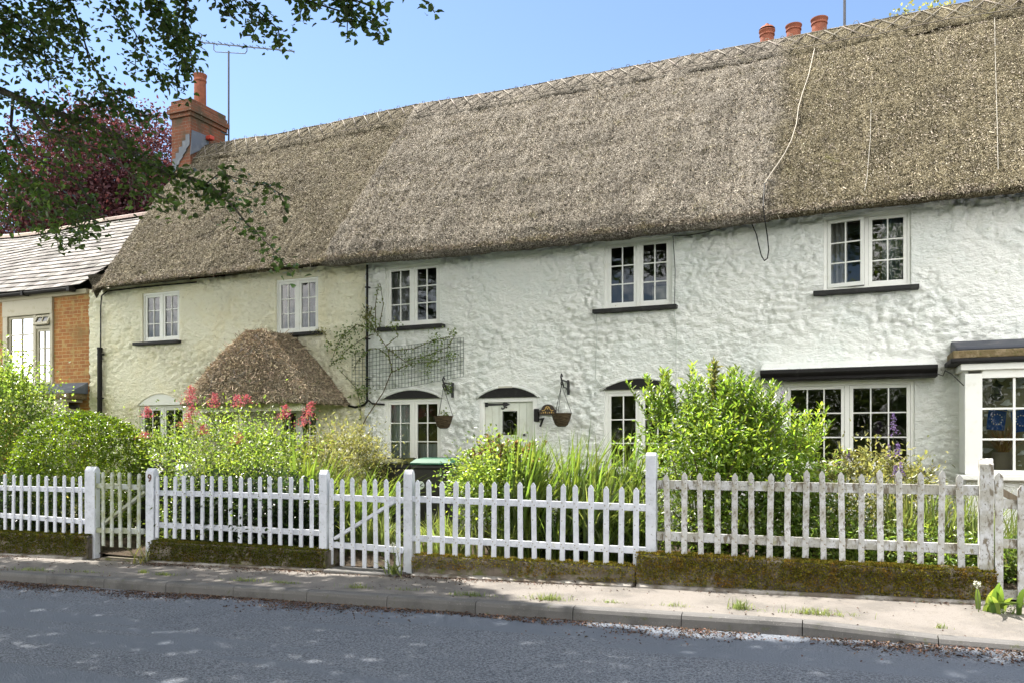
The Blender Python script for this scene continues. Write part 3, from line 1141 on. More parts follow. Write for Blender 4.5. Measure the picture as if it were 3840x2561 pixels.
tag(plq, 'dark arched name plaque with a gold scroll beside the door')
e = MB()
cx, cz = p0.x + pw * .5, p0.z + ph * .42
for sg in (-1, 1):
    e.tube([(cx + sg * a_ * pw, 11.932, cz + b_ * ph) for a_, b_ in [(0, .10), (.06, .30), (.12, .28), (.13, .15), (.2, .02), (.3, -.02), (.34, .03)]], .006, 5)
    e.tube([(cx + sg * a_ * pw, 11.932, cz + b_ * ph) for a_, b_ in [(0, .38), (.07, .36), (.1, .26)]], .005, 5)
for i in range(7):
    xx = p0.x + pw * (.12 + .125 * i)
    e.box(xx - .008, xx + .008, 11.930, 11.936, p0.z + ph * .16, p0.z + ph * (.22 + .05 * (i % 3)))
e.build('gold_emblem', m_gold, plq)


def text(body, size, loc, mat, parent, name, ext=.006, off=.004):
    cu = bpy.data.curves.new(name, 'FONT')
    cu.body = body
    cu.size = size
    cu.extrude = ext
    cu.offset = off
    cu.align_x = 'CENTER'
    cu.align_y = 'CENTER'
    t = bpy.data.objects.new(name, cu)
    col.objects.link(t)
    dg = bpy.context.evaluated_depsgraph_get()
    me = bpy.data.meshes.new_from_object(t.evaluated_get(dg))
    bpy.data.objects.remove(t)
    me.materials.append(mat)
    o = bpy.data.objects.new(name, me)
    col.objects.link(o)
    o.parent = parent
    o.location = Vector(loc) - wloc(parent)
    o.rotation_euler = (math.pi / 2, 0, 0)
    return o


hp = W(1243, 970, 11.955)
o7 = text('7', .19, (hp.x, 11.955, hp.z), m_black, cot, 'house_number', .012)
o7.rotation_euler = (math.pi / 2, -.06, 0)

# ---- basket brackets (fixed to the wall)
def bracket(px, ptop, pbot):
    a, b_ = W(px, ptop, 11.955), W(px, pbot, 11.955)
    q = MB()
    q.box(a.x - .014, a.x + .014, 11.93, 11.985, b_.z, a.z)
    zt = a.z - .03
    q.beam((a.x, 11.94, zt), (a.x, 11.62, zt + .01), .02, .02)
    q.tube([(a.x, 11.94, b_.z + .06), (a.x, 11.83, b_.z + .10), (a.x, 11.74, zt - .10), (a.x, 11.66, zt)], .012, 6)
    q.tube([(a.x, 11.64, zt + .0), (a.x, 11.60, zt + .06), (a.x, 11.63, zt + .10), (a.x, 11.67, zt + .07)], .014, 6)
    q.tube([(a.x, 11.64, zt), (a.x, 11.605, zt - .04), (a.x, 11.63, zt - .07), (a.x, 11.665, zt - .05)], .012, 6)
    return q, Vector((a.x, 11.63, zt - .07))


def basket(hang, rim_px, label, R_=.155, mat_plant=None):
    p = W(*rim_px, hang.y)
    rz = p.z
    c = Vector((hang.x, hang.y, rz))
    t = thing('hanging_basket', (c.x, c.y, rz - .2), label, 'hanging basket', 'wicker baskets hanging beside the door')
    b = MB()
    b.lathe([(0, -.20), (.06, -.20), (.10, -.17), (.135, -.08), (R_, 0), (R_ + .006, .008), (R_ - .012, .008), (.13, -.03), (0, -.03)], c, 24)
    b.build('basket', m_wicker, t, smooth=True)
    ch = MB()
    for k in range(3):
        a = 2.1 * k + .5
        ch.tube([hang, c + Vector((math.cos(a) * R_, math.sin(a) * R_, .005))], .0045, 5)
    ch.build('chain', m_iron, t)
    return t, c


q, h1 = bracket(1039, 878, 912)
tag(q.build('bracket', m_iron, cot), 'black scroll bracket nearest the trellis')
q, h2 = bracket(1305, 872, 905)
tag(q.build('bracket', m_iron, cot), 'black scroll bracket right of the front door')
b1, c1 = basket(h1, (1025, 955), 'wicker hanging basket with a few leaves, left of the front door')
b2, c2 = basket(h2, (1288, 949), 'empty wicker hanging basket right of the front door, beside the number seven')
P = np.array(c1) + rng.normal(size=(60, 3)) * .04 + np.array([[.03, 0, .02]])
V, Q = leafgeo(P, rdir(60) + np.array([[0, 0, .5]]), rdir(60), .045, .03)
npmesh('plant', V, Q, l_mid, b1)

# ---- canopy over the broad window
cn = MB()
zc = 2.46
prof = [(12.02, zc), (11.72, zc), (11.70, zc + .015), (11.72, zc + .045), (11.705, zc + .06), (11.685, zc + .075), (11.665, zc + .10), (11.665, zc + .14), (11.68, zc + .15), (12.02, zc + .15)]
cx0, cx1 = -1.15, 1.06
cn.prism(prof, lambda p: (cx0, p[0], p[1]), lambda p: (cx1, p[0], p[1]))
cno = cn.build('canopy', m_black, cot, bevel=.004)
tag(cno, 'black moulded canopy board above the broad ground window')
ct = MB()
ct.prism([(12.02, zc + .153), (11.675, zc + .153), (11.69, zc + .17), (12.02, zc + .27)], lambda p: (cx0 + .01, p[0], p[1]), lambda p: (cx1 - .01, p[0], p[1]))
ct.build('canopy_top', m_wall_white, cno)

# ---- bay on the right
by = 11.42
bx0, bx1 = 1.335, 3.6
bz0, bz1 = 1.26, 2.40
b = MB()
b.box(bx0, bx0 + .19, by, by + .10, bz0 - .06, bz1 + .06)
b.box(bx0 + .19, bx1, by + .002, by + .10, bz1 - .002, bz1 + .10)
b.box(bx0 + .19, bx1, by + .002, by + .10, bz0 - .06, bz0)
b.box(bx0, bx0 + .05, by + .10, 12.02, bz0 - .05, bz1 + .1)
b.box(bx0 - .05, bx1, by - .05, 11.98, bz1 + .10, bz1 + .18)
bay = b.build('bay_window', m_white, cot, bevel=.005)
tag(bay, 'white bay window with flags and dried flowers inside, at the right end')
b = MB()
x = bx0 + .19
pw = .345
gl = MB()
for i in range(6):
    b.box(x + pw * i + pw - .014, x + pw * i + pw + .014, by + .03, by + .07, bz0, bz1)
for j in (1, 2):
    z = bz0 + (bz1 - bz0) * j / 3
    for i in range(6):
        b.box(x + pw * i + (.014 if i else 0), x + pw * i + pw - .014, by + .032, by + .068, z - .012, z + .012)
b.build('glazing_bar', m_white, bay)
gl.add([(x, by + .05, bz0), (bx1, by + .05, bz0), (bx1, by + .05, bz1), (x, by + .05, bz1)], [(0, 1, 2, 3)])
gl.build('pane', m_glass, bay)
b = MB()
b.box(bx0 - .10, bx1, by - .12, by + .1, bz0 - .125, bz0 - .062)
b.build('sill', m_white, bay, bevel=.012)
b = MB()
b.box(bx0 + .02, bx1, by + .02, 11.98, -.1, bz0 - .128)
b.build('base_wall', m_wall_white, bay)
b = MB()
b.prism([(12.0, 2.585), (by - .10, 2.585), (by - .13, 2.60), (by - .13, 2.635), (by - .11, 2.645), (12.0, 2.645)], lambda p: (bx0 - .17, p[0], p[1]), lambda p: (bx1, p[0], p[1]))
b.build('gutter', m_black, bay, bevel=.008)
b = MB()
b.box(bx0 - .14, bx1, by - .07, 12.0, 2.648, 2.745)
b.build('roof_slab', m_stone_moss, bay, bevel=.012)
b = MB()
b.prism([(12.0, 2.748), (by + .02, 2.748), (by + .02, 2.79), (12.0, 2.93)], lambda p: (bx0 - .10, p[0], p[1]), lambda p: (bx1, p[0], p[1]))
b.build('lead_roof', m_lead_dark, bay, bevel=.02)
b = MB()
b.box(bx0 + .06, bx1, 11.98, 12.02, bz0 - .06, bz1 + .08)
b.build('back_panel', M('bay_back_plaster', (.30, .27, .17), .9), bay)

# ---- things inside the bay
def eu_flag(cx, cz, tilt, label):
    t = thing('flag', (cx, by + .20, cz), label, 'flag', 'blue flags hung in the bay window')
    w, h = .20, .27
    c, s = math.cos(tilt), math.sin(tilt)
    q = MB()
    n = 8
    vs = []
    for j in range(n + 1):
        for i in range(n + 1):
            u, v = (i / n - .5) * w, (j / n - .5) * h
            vs.append((cx + u * c - v * s, by + .20 + .012 * math.sin(i * .9 + j * .5), cz + u * s + v * c))
    fs = [(j * (n + 1) + i, j * (n + 1) + i + 1, (j + 1) * (n + 1) + i + 1, (j + 1) * (n + 1) + i) for j in range(n) for i in range(n)]
    q.add(vs, fs)
    q.build('cloth', m_blue, t)
    q = MB()
    for k in range(12):
        a = k * math.pi / 6
        ux, vz = .058 * math.cos(a), .066 * math.sin(a)
        px, pz = cx + ux * c - vz * s, cz + ux * s + vz * c
        pts = [(px + (.0105 if r % 2 == 0 else .0048) * math.sin(r * math.pi / 5), pz + (.0105 if r % 2 == 0 else .0048) * math.cos(r * math.pi / 5)) for r in range(10)]
        q.slab(pts, by + .182, by + .186)
    q.build('star', m_star, t)
    return t


fp = W(2288, 962, by + .2)
eu_flag(fp.x, fp.z, -.10, 'blue flag with a ring of stars behind the left pane of the bay')
fp = W(2345, 965, by + .2)
eu_flag(fp.x, fp.z, .16, 'blue flag with a ring of stars nearest the right edge of the photo')
st = MB()
a, b_, c_ = W(2253, 905, by + .19), W(2280, 938, by + .19), W(2360, 932, by + .19)
st.tube([a, W(2268, 930, by + .19), b_, W(2320, 945, by + .19), c_], .006, 5)
tag(st.build('string', m_rope), 'pale bunting string holding the flags inside the bay', 'string')
vp = W(2302, 1070, by + .27)
va = thing('flower_vase', (vp.x, vp.y, bz0 - .06), 'stoneware pot of dried stalks and grasses inside the bay window', 'vase')
q = MB()
q.lathe([(0, 0), (.10, 0), (.13, .10), (.12, .25), (.11, .28), (.095, .28), (.10, .2), (0, .18)], (vp.x, vp.y, bz0 - .06), 20)
q.build('pot', m_pot, va, smooth=True)
n = 260
B = np.tile(np.array([[vp.x, vp.y, bz0 + .18]]), (n, 1)) + rng.normal(size=(n, 3)) * .02
lean = np.stack([rng.normal(0, .5, n), rng.normal(0, .12, n) - .05, np.zeros(n)], 1)
V, Q = bladegeo(B, lean, rng.uniform(.18, .48, n), rng.uniform(.006, .012, n), 4, bendp=1.3)
npmesh('dried_stalk', V, Q, m_dry, va)
q = MB()
q.box(bx0 + .06, bx1, by + .11, 11.97, bz0 - .10, bz0 - .062)
q.build('shelf', m_white, bay)
lp = W(2288, 900, by + .3)
ln = thing('lantern', (lp.x, lp.y, lp.z - .12), 'dark hanging lantern inside the top left pane of the bay', 'lantern')
q = MB()
q.lathe([(0, .16), (.012, .15), (.02, .12), (.07, .09), (.08, .075), (.05, .07), (.05, -.02), (.075, -.04), (.085, -.07), (.05, -.10), (0, -.11)], (lp.x, lp.y, lp.z), 12)
q.build('body', m_iron, ln)
q = MB()
q.tube([(lp.x, lp.y, lp.z + .15), (lp.x, lp.y, bz1 + .1)], .004, 5)
q.build('cord', m_iron, ln)

# ---- thatched porch
def porch():
    base = [(-11.15, 12.03), (-11.12, 11.4), (-11.02, 10.92), (-10.6, 10.70), (-10.2, 10.66), (-9.4, 10.66), (-8.75, 10.68), (-8.38, 10.88), (-8.24, 11.4), (-8.20, 12.03)]
    ap0, ap1 = (-10.22, 11.90), (-9.88, 11.90)
    zE, zA = 2.25, 3.60
    # resample eave curve
    pts = []
    for a, b in zip(base[:-1], base[1:]):
        n = max(2, int(math.dist(a, b) / .03))
        pts += [(a[0] + (b[0] - a[0]) * i / n, a[1] + (b[1] - a[1]) * i / n) for i in range(n)]
    pts.append(base[-1])
    for _ in range(10):
        pts = [pts[0]] + [((pts[i - 1][0] + 2 * pts[i][0] + pts[i + 1][0]) / 4, (pts[i - 1][1] + 2 * pts[i][1] + pts[i + 1][1]) / 4) for i in range(1, len(pts) - 1)] + [pts[-1]]
    nc, nrw = len(pts), 56
    V = np.empty((nrw + 4, nc, 3))
    for i, (x, y) in enumerate(pts):
        ax, ay = -9.66 + (x + 9.56) * .12, 12.0 - (12.0 - y) * .56
        for j in range(nrw):
            t = j / (nrw - 1)
            bulge = .11 * math.sin(math.pi * t)
            xx = x + (ax - x) * t
            yy = y + (ay - y) * t - bulge * .5
            zz = zE + .05 + (zA - zE - .05) * t + bulge * .8
            if t > .93: zz -= ((t - .93) / .07) ** 2 * .05
            d = .02 * noise.noise(Vector((xx * 4, yy * 4, zz * 4))) + .014 * noise.noise(Vector((xx * 13, yy * 13, zz * 13))) + rng.normal() * .005
            V[j + 4, i] = (xx + d * .3, yy - d * .7, zz + d * .6)
        cx, cy = -9.9, 12.0
        for j, (f, dz) in enumerate(((.80, .06), (.90, .02), (.985, 0), (1.005, .02))):
            V[j, i] = (cx + (x - cx) * f, cy + (y - cy) * f, zE + dz + .012 * noise.noise(Vector((x * 5, y * 5, j))))
    ids = np.arange((nrw + 4) * nc).reshape(nrw + 4, nc)
    Q = np.stack([ids[:-1, :-1], ids[:-1, 1:], ids[1:, 1:], ids[1:, :-1]], -1).reshape(-1, 4)
    VV = V.reshape(-1, 3)
    m = 26000
    jj, ii = rng.integers(3, nrw + 2, m), rng.integers(1, nc - 2, m)
    P = V[jj, ii] + rng.normal(size=(m, 3)) * .012
    down = unit(V[jj - 1, ii] - V[jj, ii])
    out = unit(np.cross(V[jj, ii + 1] - V[jj, ii], V[jj - 1, ii] - V[jj, ii]))
    out = out * np.sign((out * np.array([[0, -.6, .8]])).sum(1, keepdims=True))
    D = unit(down * rng.uniform(.3, 1, (m, 1)) + out * rng.uniform(.1, .8, (m, 1)) + rng.normal(size=(m, 3)) * .5)
    Sx = unit(np.cross(D, rdir(m)))
    L_ = rng.uniform(.015, .05, (m, 1)) * (1 + (rng.random((m, 1)) < .06) * 2)
    w = rng.uniform(.004, .008, (m, 1))
    SV = np.stack([P - Sx * w, P + Sx * w, P + D * L_ + Sx * w * .7, P + D * L_ - Sx * w * .7], 1).reshape(-1, 3)
    V2, Q2, mi = join([(VV, Q), (SV, np.arange(m * 4).reshape(-1, 4))])
    po = npmesh('porch', V2, Q2, [m_porch_thatch, M('porch_straw', (.40, .33, .235), .9, isl=.6, spec=.1)], cot, smooth=True, mi=mi)
    tag(po, 'rounded thatched porch hood with a dark right side')
    rods = MB()
    for _ in range(46):
        j = R.randint(16, nrw)
        i = R.randint(int(nc * .2), int(nc * .72))
        a = Vector(V[j, i])
        i2 = max(1, min(nc - 2, i + R.randint(-24, 24)))
        b = Vector(V[max(6, j - R.randint(3, 12)), i2])
        o = Vector((0, -.018, .014))
        mid = Vector(V[(j + max(6, j - 6)) // 2, (i + i2) // 2])
        rods.beam(a + o, a + o + (b - a).normalized() * min((b - a).length, .38), .010, .010)
    rods.build('spar', m_spar, po)
    pw_ = MB()
    pw_.box(-10.95, -10.78, 11.25, 12.0, 0, 2.30)
    pw_.box(-10.12, -9.95, 11.25, 12.0, 0, 2.30)
    pw_.box(-10.95, -8.5, 11.02, 11.14, 2.14, 2.29)
    pw_.build('porch_wall', m_wall_cream, po)
    pd = MB()
    pd.box(-10.76, -10.14, 11.93, 11.97, .1, 2.12)
    pd.build('porch_door', m_white, po)


porch()

# ---- downpipes and cables on the walls
dp = MB()
x = W(843, 760, 11.93).x
dp.tube([(x, 11.93, 4.7), (x, 11.93, 2.45), (x, 11.93, 2.32), (x - .06, 11.93, 2.26), (x - .25, 11.93, 2.22), (x - .40, 11.95, 2.25)], .021, 8)
dp.tube([(x + .02, 11.94, 2.34), (x + .10, 11.94, 2.28), (x + .34, 11.95, 2.26)], .016, 8)
for z in (4.3, 3.4, 2.7):
    dp.box(x - .035, x + .035, 11.91, 11.985, z, z + .02)
tag(dp.build('downpipe', m_black, cot, smooth=False), 'thin black pipe beside the climbing rose')
dp = MB()
x = W(229, 900, 11.93).x
dp.tube([(x, 11.93, .2), (x, 11.93, 3.52)], .048, 12)
dp.tube([(x, 11.93, 3.52), (x, 11.93, 3.56)], .055, 12)
dp.tube([(x, 11.95, 3.5), (x + .005, 11.95, 4.4), (x + .03, 11.95, 4.62), (x + .2, 11.94, 4.70), (x + 1.2, 11.93, 4.71), (x + 2.6, 11.93, 4.70)], .014, 6)
for z in (1.2, 2.5, 3.4):
    dp.box(x - .07, x + .07, 11.92, 11.985, z, z + .03)
tag(dp.build('downpipe', m_black, cot), 'thick black downpipe at the left corner of the cream wall')
cb = MB()
for pts in ([(1370, 722), (1371, 760), (1368, 830), (1367, 868), (1378, 884), (1392, 893)], [(1548, 715), (1553, 760), (1552, 830), (1552, 880), (1554, 900)]):
    cb.tube([W(p[0], p[1], 11.965) for p in pts], .0055, 5)
tag(cb.build('cable', M('painted_cable', (.45, .48, .44), .7), cot), 'painted cables down the wall either side of the right arched window')
cb = MB()
for pts in ([(1546, 542), (1580, 541), (1620, 534), (1660, 523), (1720, 510)], [(1545, 542), (1550, 620), (1549, 700)]):
    cb.tube([W(p[0], p[1], 11.95) for p in pts], .006, 5)
tag(cb.build('cable', m_black, cot), 'black cable strung from the upper window to the eave')
cb = MB()
cb.tube([W(2153, 858, 11.68), W(2165, 862, 11.68), W(2170, 850, 11.6), W(2185, 858, 11.5), W(2213, 885, 11.46)], .006, 5)
tag(cb.build('wire', m_iron, cot), 'bent wire between the canopy and the bay')


# ---- left chimney
def chimney(x0, x1, y0, y1, z0, ztop, m):
    c = MB()
    c.box(x0, x1, y0, y1, z0, ztop - .42)
    o1, o2, o3 = .035, .075, .03
    c.box(x0 - o1, x1 + o1, y0 - o1, y1 + o1, ztop - .42, ztop - .32)
    c.box(x0 - o2, x1 + o2, y0 - o2, y1 + o2, ztop - .32, ztop - .21)
    c.box(x0 - o1, x1 + o1, y0 - o1, y1 + o1, ztop - .21, ztop - .11)
    c.box(x0 - .01, x1 + .01, y0 - .01, y1 + .01, ztop - .11, ztop)
    return c


ch = chimney(-14.88, -14.29, 14.42, 15.56, 4.5, 9.70, m_chim)
cho = ch.build('chimney', m_chim, cot, bevel=.006)
tag(cho, 'red brick chimney stack at the left gable with one tall pot')


def pot(c, r, h, parent, label=None):
    q = MB()
    q.lathe([(r * .98, 0), (r * .92, h * .1), (r * .90, h * .6), (r * .88, h * .78), (r * .98, h * .80), (r * .98, h * .84), (r * .90, h * .87), (r * .98, h * .93), (r * 1.05, h * .97), (r * 1.05, h), (r * .8, h), (r * .78, 0)], c, 24)
    o = q.build('chimney_pot', m_terra, parent, smooth=False)
    return tag(o, label)


pc = W(474, 238, 15.0)
pot((-14.58, 15.02, 9.68), .155, .86, cho)
q = MB()
for i in range(5):
    y = 14.40 - .004 * i
    xx = -14.84 + i * .105
    z = 8.22 + i * .13
    q.slab([(xx, z - .25), (xx + .115, z - .15), (xx + .115, z + .10), (xx, z + .10)], 14.405 - .002 * i, 14.418 - .002 * i)
q.prism([(14.40, 8.35), (14.45, 8.95), (14.95, 8.98), (15.0, 8.75)], lambda p: (-14.285, p[0], p[1]), lambda p: (-14.27, p[0], p[1]))
q.build('flashing', m_lead, cho)
q = MB()
q.box(-14.26, -14.10, 14.86, 15.0, 8.86, 8.96)
q.build('red_cap', m_redpl, cho, bevel=.02)

# ---- right chimney behind the ridge with three pots
ch = chimney(-1.75, -.2, 15.65, 16.35, 7.0, 8.98, m_chim)
cho2 = ch.build('chimney', m_chim, cot, bevel=.006)
tag(cho2, 'broad chimney stack behind the ridge with three short pots')
for px, py, r, lb in ((1761, 76, .145, 'lowest of three pots with a capped top'), (1822, 64, .145, None), (1881, 49, .15, None)):
    p = W(px, py, 16.0)
    pot((p.x, 16.0, 8.97), r, p.z - 8.97 + .03, cho2, lb)
q = MB()
p = W(1761, 68, 16.0)
q.lathe([(.15, -.01), (.12, .03), (.05, .06), (.03, .10), (0, .10)], p, 18)
q.build('pot_cap', m_terra, cho2)

# ------------------------------------------------------------------ TV aerials
def aerial():
    t = thing('tv_aerial', (-14.18, 15.66, 9.1), 'tall television aerial clamped to the left brick chimney', 'aerial')
    Y = 15.66
    mx = W(525, 200, Y).x
    zt = W(526, 118, Y).z
    q = MB()
    q.tube([(mx, Y, W(525, 325, Y).z), (mx, Y, zt)], .022, 8)
    q.build('mast', m_steel, t)
    q = MB()
    for y in (288, 312):
        z = W(520, y, Y).z
        q.beam((-14.30, 15.50, z), (mx, Y, z), .025, .025)
        q.beam((-14.30, 15.40, z), (-14.30, 15.62, z), .03, .05)
    q.build('bracket', m_steel, t)
    q = MB()
    a, b = W(457, 98, Y), W(676, 119, Y)
    q.beam(a, b, .022, .022)
    q.build('boom', m_steel, t)
    d = (b - a).normalized()
    q = MB()
    L = (b - a).length
    for i in range(15):
        p = a + d * (.12 + (L - .2) * i / 14)
        q.tube([p + Vector((0, -.10, .03 * (i % 2))), p + Vector((0, .10, .03 * (i % 2)))], .008, 5)
        q.tube([p, p + Vector((0, 0, .055))], .006, 5)
    q.build('director', m_steel, t)
    q = MB()
    for sg in (-1, 1):
        q.beam(a, a + Vector((.10, 0, sg * .17)), .02, .02)
        q.beam(a + Vector((.10, -.12, sg * .17)), a + Vector((.10, .12, sg * .17)), .012, .012)
    q.build('reflector', m_steel, t)
    q = MB()
    p0, p1 = W(491, 103, Y), W(567, 110, Y)
    q.tube([p0, p0 + Vector((0, 0, -.14)), p0 + Vector((.06, 0, -.2)), p1 + Vector((-.06, 0, -.14)), p1 + Vector((0, 0, -.09)), p1], .011, 6)
    q.build('cradle', m_steel, t)


aerial()
t = thing('aerial_mast', (W(1939, 60, 15.9).x, 15.9, 8.6), 'bare dark mast standing behind the ridge right of three chimney pots', 'mast')
q = MB()
p = W(1939, 68, 15.9)
q.tube([(p.x, 15.9, 8.3), (p.x, 15.9, 10.6)], .024, 8)
q.build('pole', m_steel, t)
q = MB()
q.beam((p.x - .45, 15.8, 9.02), (p.x + .02, 15.9, 9.08), .05, .04)
q.build('bracket', m_steel, t)


# rope lying down the thatch
def on_roof(x, y, lift=.035):
    r = ray(x, y)
    t = (EZ + .05 - 1.18 * EY - HC) / (r[2] - 1.18 * r[1])
    X, Yy = r[0] * t, r[1] * t
    tt = max(0, min(1, (Yy - EY) / (RY - EY)))
    return Vector(roof_point(X, tt, lift))


pts = [on_roof(*p) for p in [(1876, 84), (1873, 105), (1866, 140), (1857, 185), (1842, 232), (1834, 262), (1829, 300), (1818, 335), (1802, 365), (1786, 390), (1770, 415), (1757, 437)]]
q = MB()
q.tube(pts, .007, 6)
e0 = W(1753, 460, 11.5)
q.tube([pts[-1], W(1752, 475, 11.52), W(1756, 505, 11.5), W(1762, 545, 11.6), W(1765, 575, 11.7), W(1762, 594, 11.75), W(1755, 599, 11.8), W(1748, 588, 11.85), W(1741, 560, 11.88), W(1737, 540, 11.9), W(1724, 510, 11.9)], .0085, 6, 1)
tag(q.build('rope', [m_rope, m_black]), 'pale rope trailing down the thatch into a black loop over the wall', 'rope')
for nm, pp, lb in (('wire', [(2282, 32), (2284, 150), (2288, 300), (2290, 400)], 'thin grey wire running down the thatch at the far right'), ('wire', [(2000, 240), (1998, 330), (1990, 420), (1985, 445)], 'short thin grey wire lying on the mossy thatch')):
    q = MB()
    q.tube([on_roof(*p, lift=.02) for p in pp], .0035, 5)
    tag(q.build(nm, M('pale_wire', (.34, .32, .28), .7)), lb, 'wire', None)

# ------------------------------------------------------------------ wire trellis and climbing rose
t = thing('wire_trellis', (-7.0, 11.93, 2.5), 'square green wire mesh trellis fixed between two windows', 'trellis')
q = MB()
tl = [(812, 812), (845, 806), (880, 797), (935, 793), (1063, 775)]
bl_ = [(815, 890), (845, 892), (880, 893), (935, 888), (1066, 863)]


def lerp_poly(poly, s):
    k = s * (len(poly) - 1)
    i = min(int(k), len(poly) - 2)
    f = k - i
    return (poly[i][0] + (poly[i + 1][0] - poly[i][0]) * f, poly[i][1] + (poly[i + 1][1] - poly[i][1]) * f)


def trp(u, v):
    x = 812 + (1064 - 812) * u
    def yy(poly):
        for a, b in zip(poly[:-1], poly[1:]):
            if x <= b[0]: return a[1] + (b[1] - a[1]) * (x - a[0]) / (b[0] - a[0])
        return poly[-1][1]
    p = W(x, yy(tl) + (yy(bl_) - yy(tl)) * v, 11.92)
    return p + Vector((0, -.05 * max(0, .25 - u) * 4 + .01 * math.sin(u * 9), 0))


for i in range(35):
    q.tube([trp(i / 34, v / 5) for v in range(6)], .004, 4)
for j in range(11):
    q.tube([trp(u / 24, j / 10) for u in range(25)], .004, 4)
q.build('mesh_panel', m_wire, t)

t = thing('climbing_rose', (W(830, 985, 11.9).x, 11.9, .3), 'sparse climbing rose trained over the wire trellis', 'climbing rose')
stems = [[(832, 1010), (826, 990), (840, 960), (880, 900), (900, 850), (890, 800), (862, 760), (845, 735), (840, 712)],
         [(832, 1000), (826, 920), (818, 890), (795, 865), (780, 850)], [(862, 760), (820, 745), (790, 770), (770, 800), (760, 835)],
         [(855, 768), (830, 780), (800, 800), (780, 820)], [(890, 800), (930, 830), (985, 815), (1030, 795), (1045, 770)],
         [(893, 805), (950, 800), (1000, 780), (1040, 772)], [(898, 855), (940, 835), (990, 830), (1035, 815)], [(862, 760), (862, 700), (868, 660), (872, 650)],
         [(868, 765), (880, 700), (873, 652)], [(895, 820), (870, 800), (850, 800), (820, 830), (812, 850)], [(885, 795), (915, 770), (900, 745)]]
q = MB()
P, = [[]]
LP = []
for k, sp in enumerate(stems):
    pts = [W(a, b, 11.90 - .05 * R.random()) for a, b in sp]
    q.tube(pts, [(.012 if k == 0 else .008) * (1 - .6 * i / len(pts)) for i in range(len(pts))], 5)
    for a, b in zip(pts[:-1], pts[1:]):
        if k == 0 and a.z < 2.7: continue
        for _ in range(int((b - a).length * 34)):
            LP.append(a.lerp(b, R.random()))
q.build('stem', m_stem, t)
for cx, cy, n, r in [(780, 790, 130, 26), (800, 760, 70, 22), (815, 800, 70, 20), (830, 900, 90, 18), (985, 830, 90, 24), (1000, 785, 60, 22), (940, 830, 40, 18), (1035, 815, 40, 12), (1030, 890, 60, 10), (850, 745, 70, 16), (1040, 765, 30, 9), (905, 745, 40, 14), (775, 830, 40, 14)]:
    for _ in range(n):
        LP.append(W(cx + R.gauss(0, r * .6), cy + R.gauss(0, r * .6), 11.88 - abs(R.gauss(0, .05))))
P = np.array(LP)
n = len(P)
V, Q = leafgeo(P, rdir(n) + np.array([[0, -.4, -.3]]), rdir(n) + np.array([[0, -.6, .5]]), rng.uniform(.035, .06, n), rng.uniform(.02, .035, n))
npmesh('foliage', V, Q, l_mid, t)
n = 120
P = np.array([W(845 + R.gauss(0, 9), 728 + R.gauss(0, 14), 11.85) for _ in range(n)])
V, Q = leafgeo(P, rdir(n) + np.array([[0, -.4, .3]]), rdir(n), rng.uniform(.04, .07, n), rng.uniform(.02, .035, n))
npmesh('young_shoot', V, Q, l_yel, t)

# small sprout on the sill above the porch
t = thing('sill_plant', W(738, 765, 11.9), 'tiny pale green plant sprouting from the sill above the porch', 'plant')
n = 70
P = np.array([W(738 + R.gauss(0, 12), 762 + R.gauss(0, 4), 11.88) for _ in range(n)])
V, Q = leafgeo(P, rdir(n) + np.array([[.4, -.3, .4]]), rdir(n), .05, .018)
npmesh('foliage', V, Q, l_yel, t)

# ------------------------------------------------------------------ brick house on the left
bh = thing('brick_house', (-17.5, 12.0, 0), 'orange brick house with a sagging pale slate roof, left of the cottage', 'house')
q = MB()
bx = [(-30, -17.32), (-15.72, -14.66)]
for a, b in bx:
    q.box(a, b, 12.0, 12.25, -.2, 4.80)
q.box(-17.32, -15.72, 12.0, 12.25, -.2, 2.70)
q.build('wall', m_brick, bh)
q = MB()
q.box(-30, -14.8, 17.6, 17.9, -.2, 4.8)
q.box(-30.0, -29.8, 12.25, 17.6, -.2, 4.8)
q.box(-29.7, -14.85, 14.4, 14.5, 0, 4.64)
q.box(-29.75, -14.72, 12.27, 17.55, 4.65, 4.72)
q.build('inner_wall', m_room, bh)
sl = MB()
yE, zE_, yR, zR = 11.82, 4.86, 14.75, 7.22
slope = Vector((0, yR - yE, zR - zE_))
Ls = slope.length
nv = Vector((0, -(zR - zE_), yR - yE)).normalized()
nrow = 18


def sag(x, t):
    return -.10 * math.exp(-((x + 19.5) / 2.2) ** 2) * t + .02 * math.sin(x * 1.3)


for r in range(nrow):
    x = -30 + (.15 if r % 2 else 0)
    while x < -14.75:
        w = R.uniform(.24, .33)
        x1 = min(x + w, -14.62)
        t0, t1 = r / nrow, min(1.02, (r + 1.35) / nrow)
        lift0, lift1 = .030 + R.uniform(-.004, .006), .006
        p = [Vector((x + .003, yE, zE_)) + slope * t0 + nv * lift0, Vector((x1 - .003, yE, zE_)) + slope * t0 + nv * (lift0 + R.uniform(-.003, .003)), Vector((x1 - .003, yE, zE_)) + slope * t1 + nv * lift1, Vector((x + .003, yE, zE_)) + slope * t1 + nv * lift1]
        for v in p: v.z += sag(v.x, (v.y - yE) / (yR - yE))
        lo = [v - nv * .012 for v in p]
        sl.add(p + lo, [(0, 1, 2, 3), (4, 7, 6, 5), (0, 4, 5, 1), (1, 5, 6, 2), (3, 7, 4, 0)])
        x += w
for i in range(60):
    x0 = -30 + i * .26
    if x0 > -14.75: break
sl.add([(-30, yR, zR - .05), (-14.62, yR, zR - .05), (-14.62, 17.9, 4.8), (-30, 17.9, 4.8)], [(0, 1, 2, 3)])
rf = sl.build('roof', m_slate, bh)
rt = MB()
x = -30
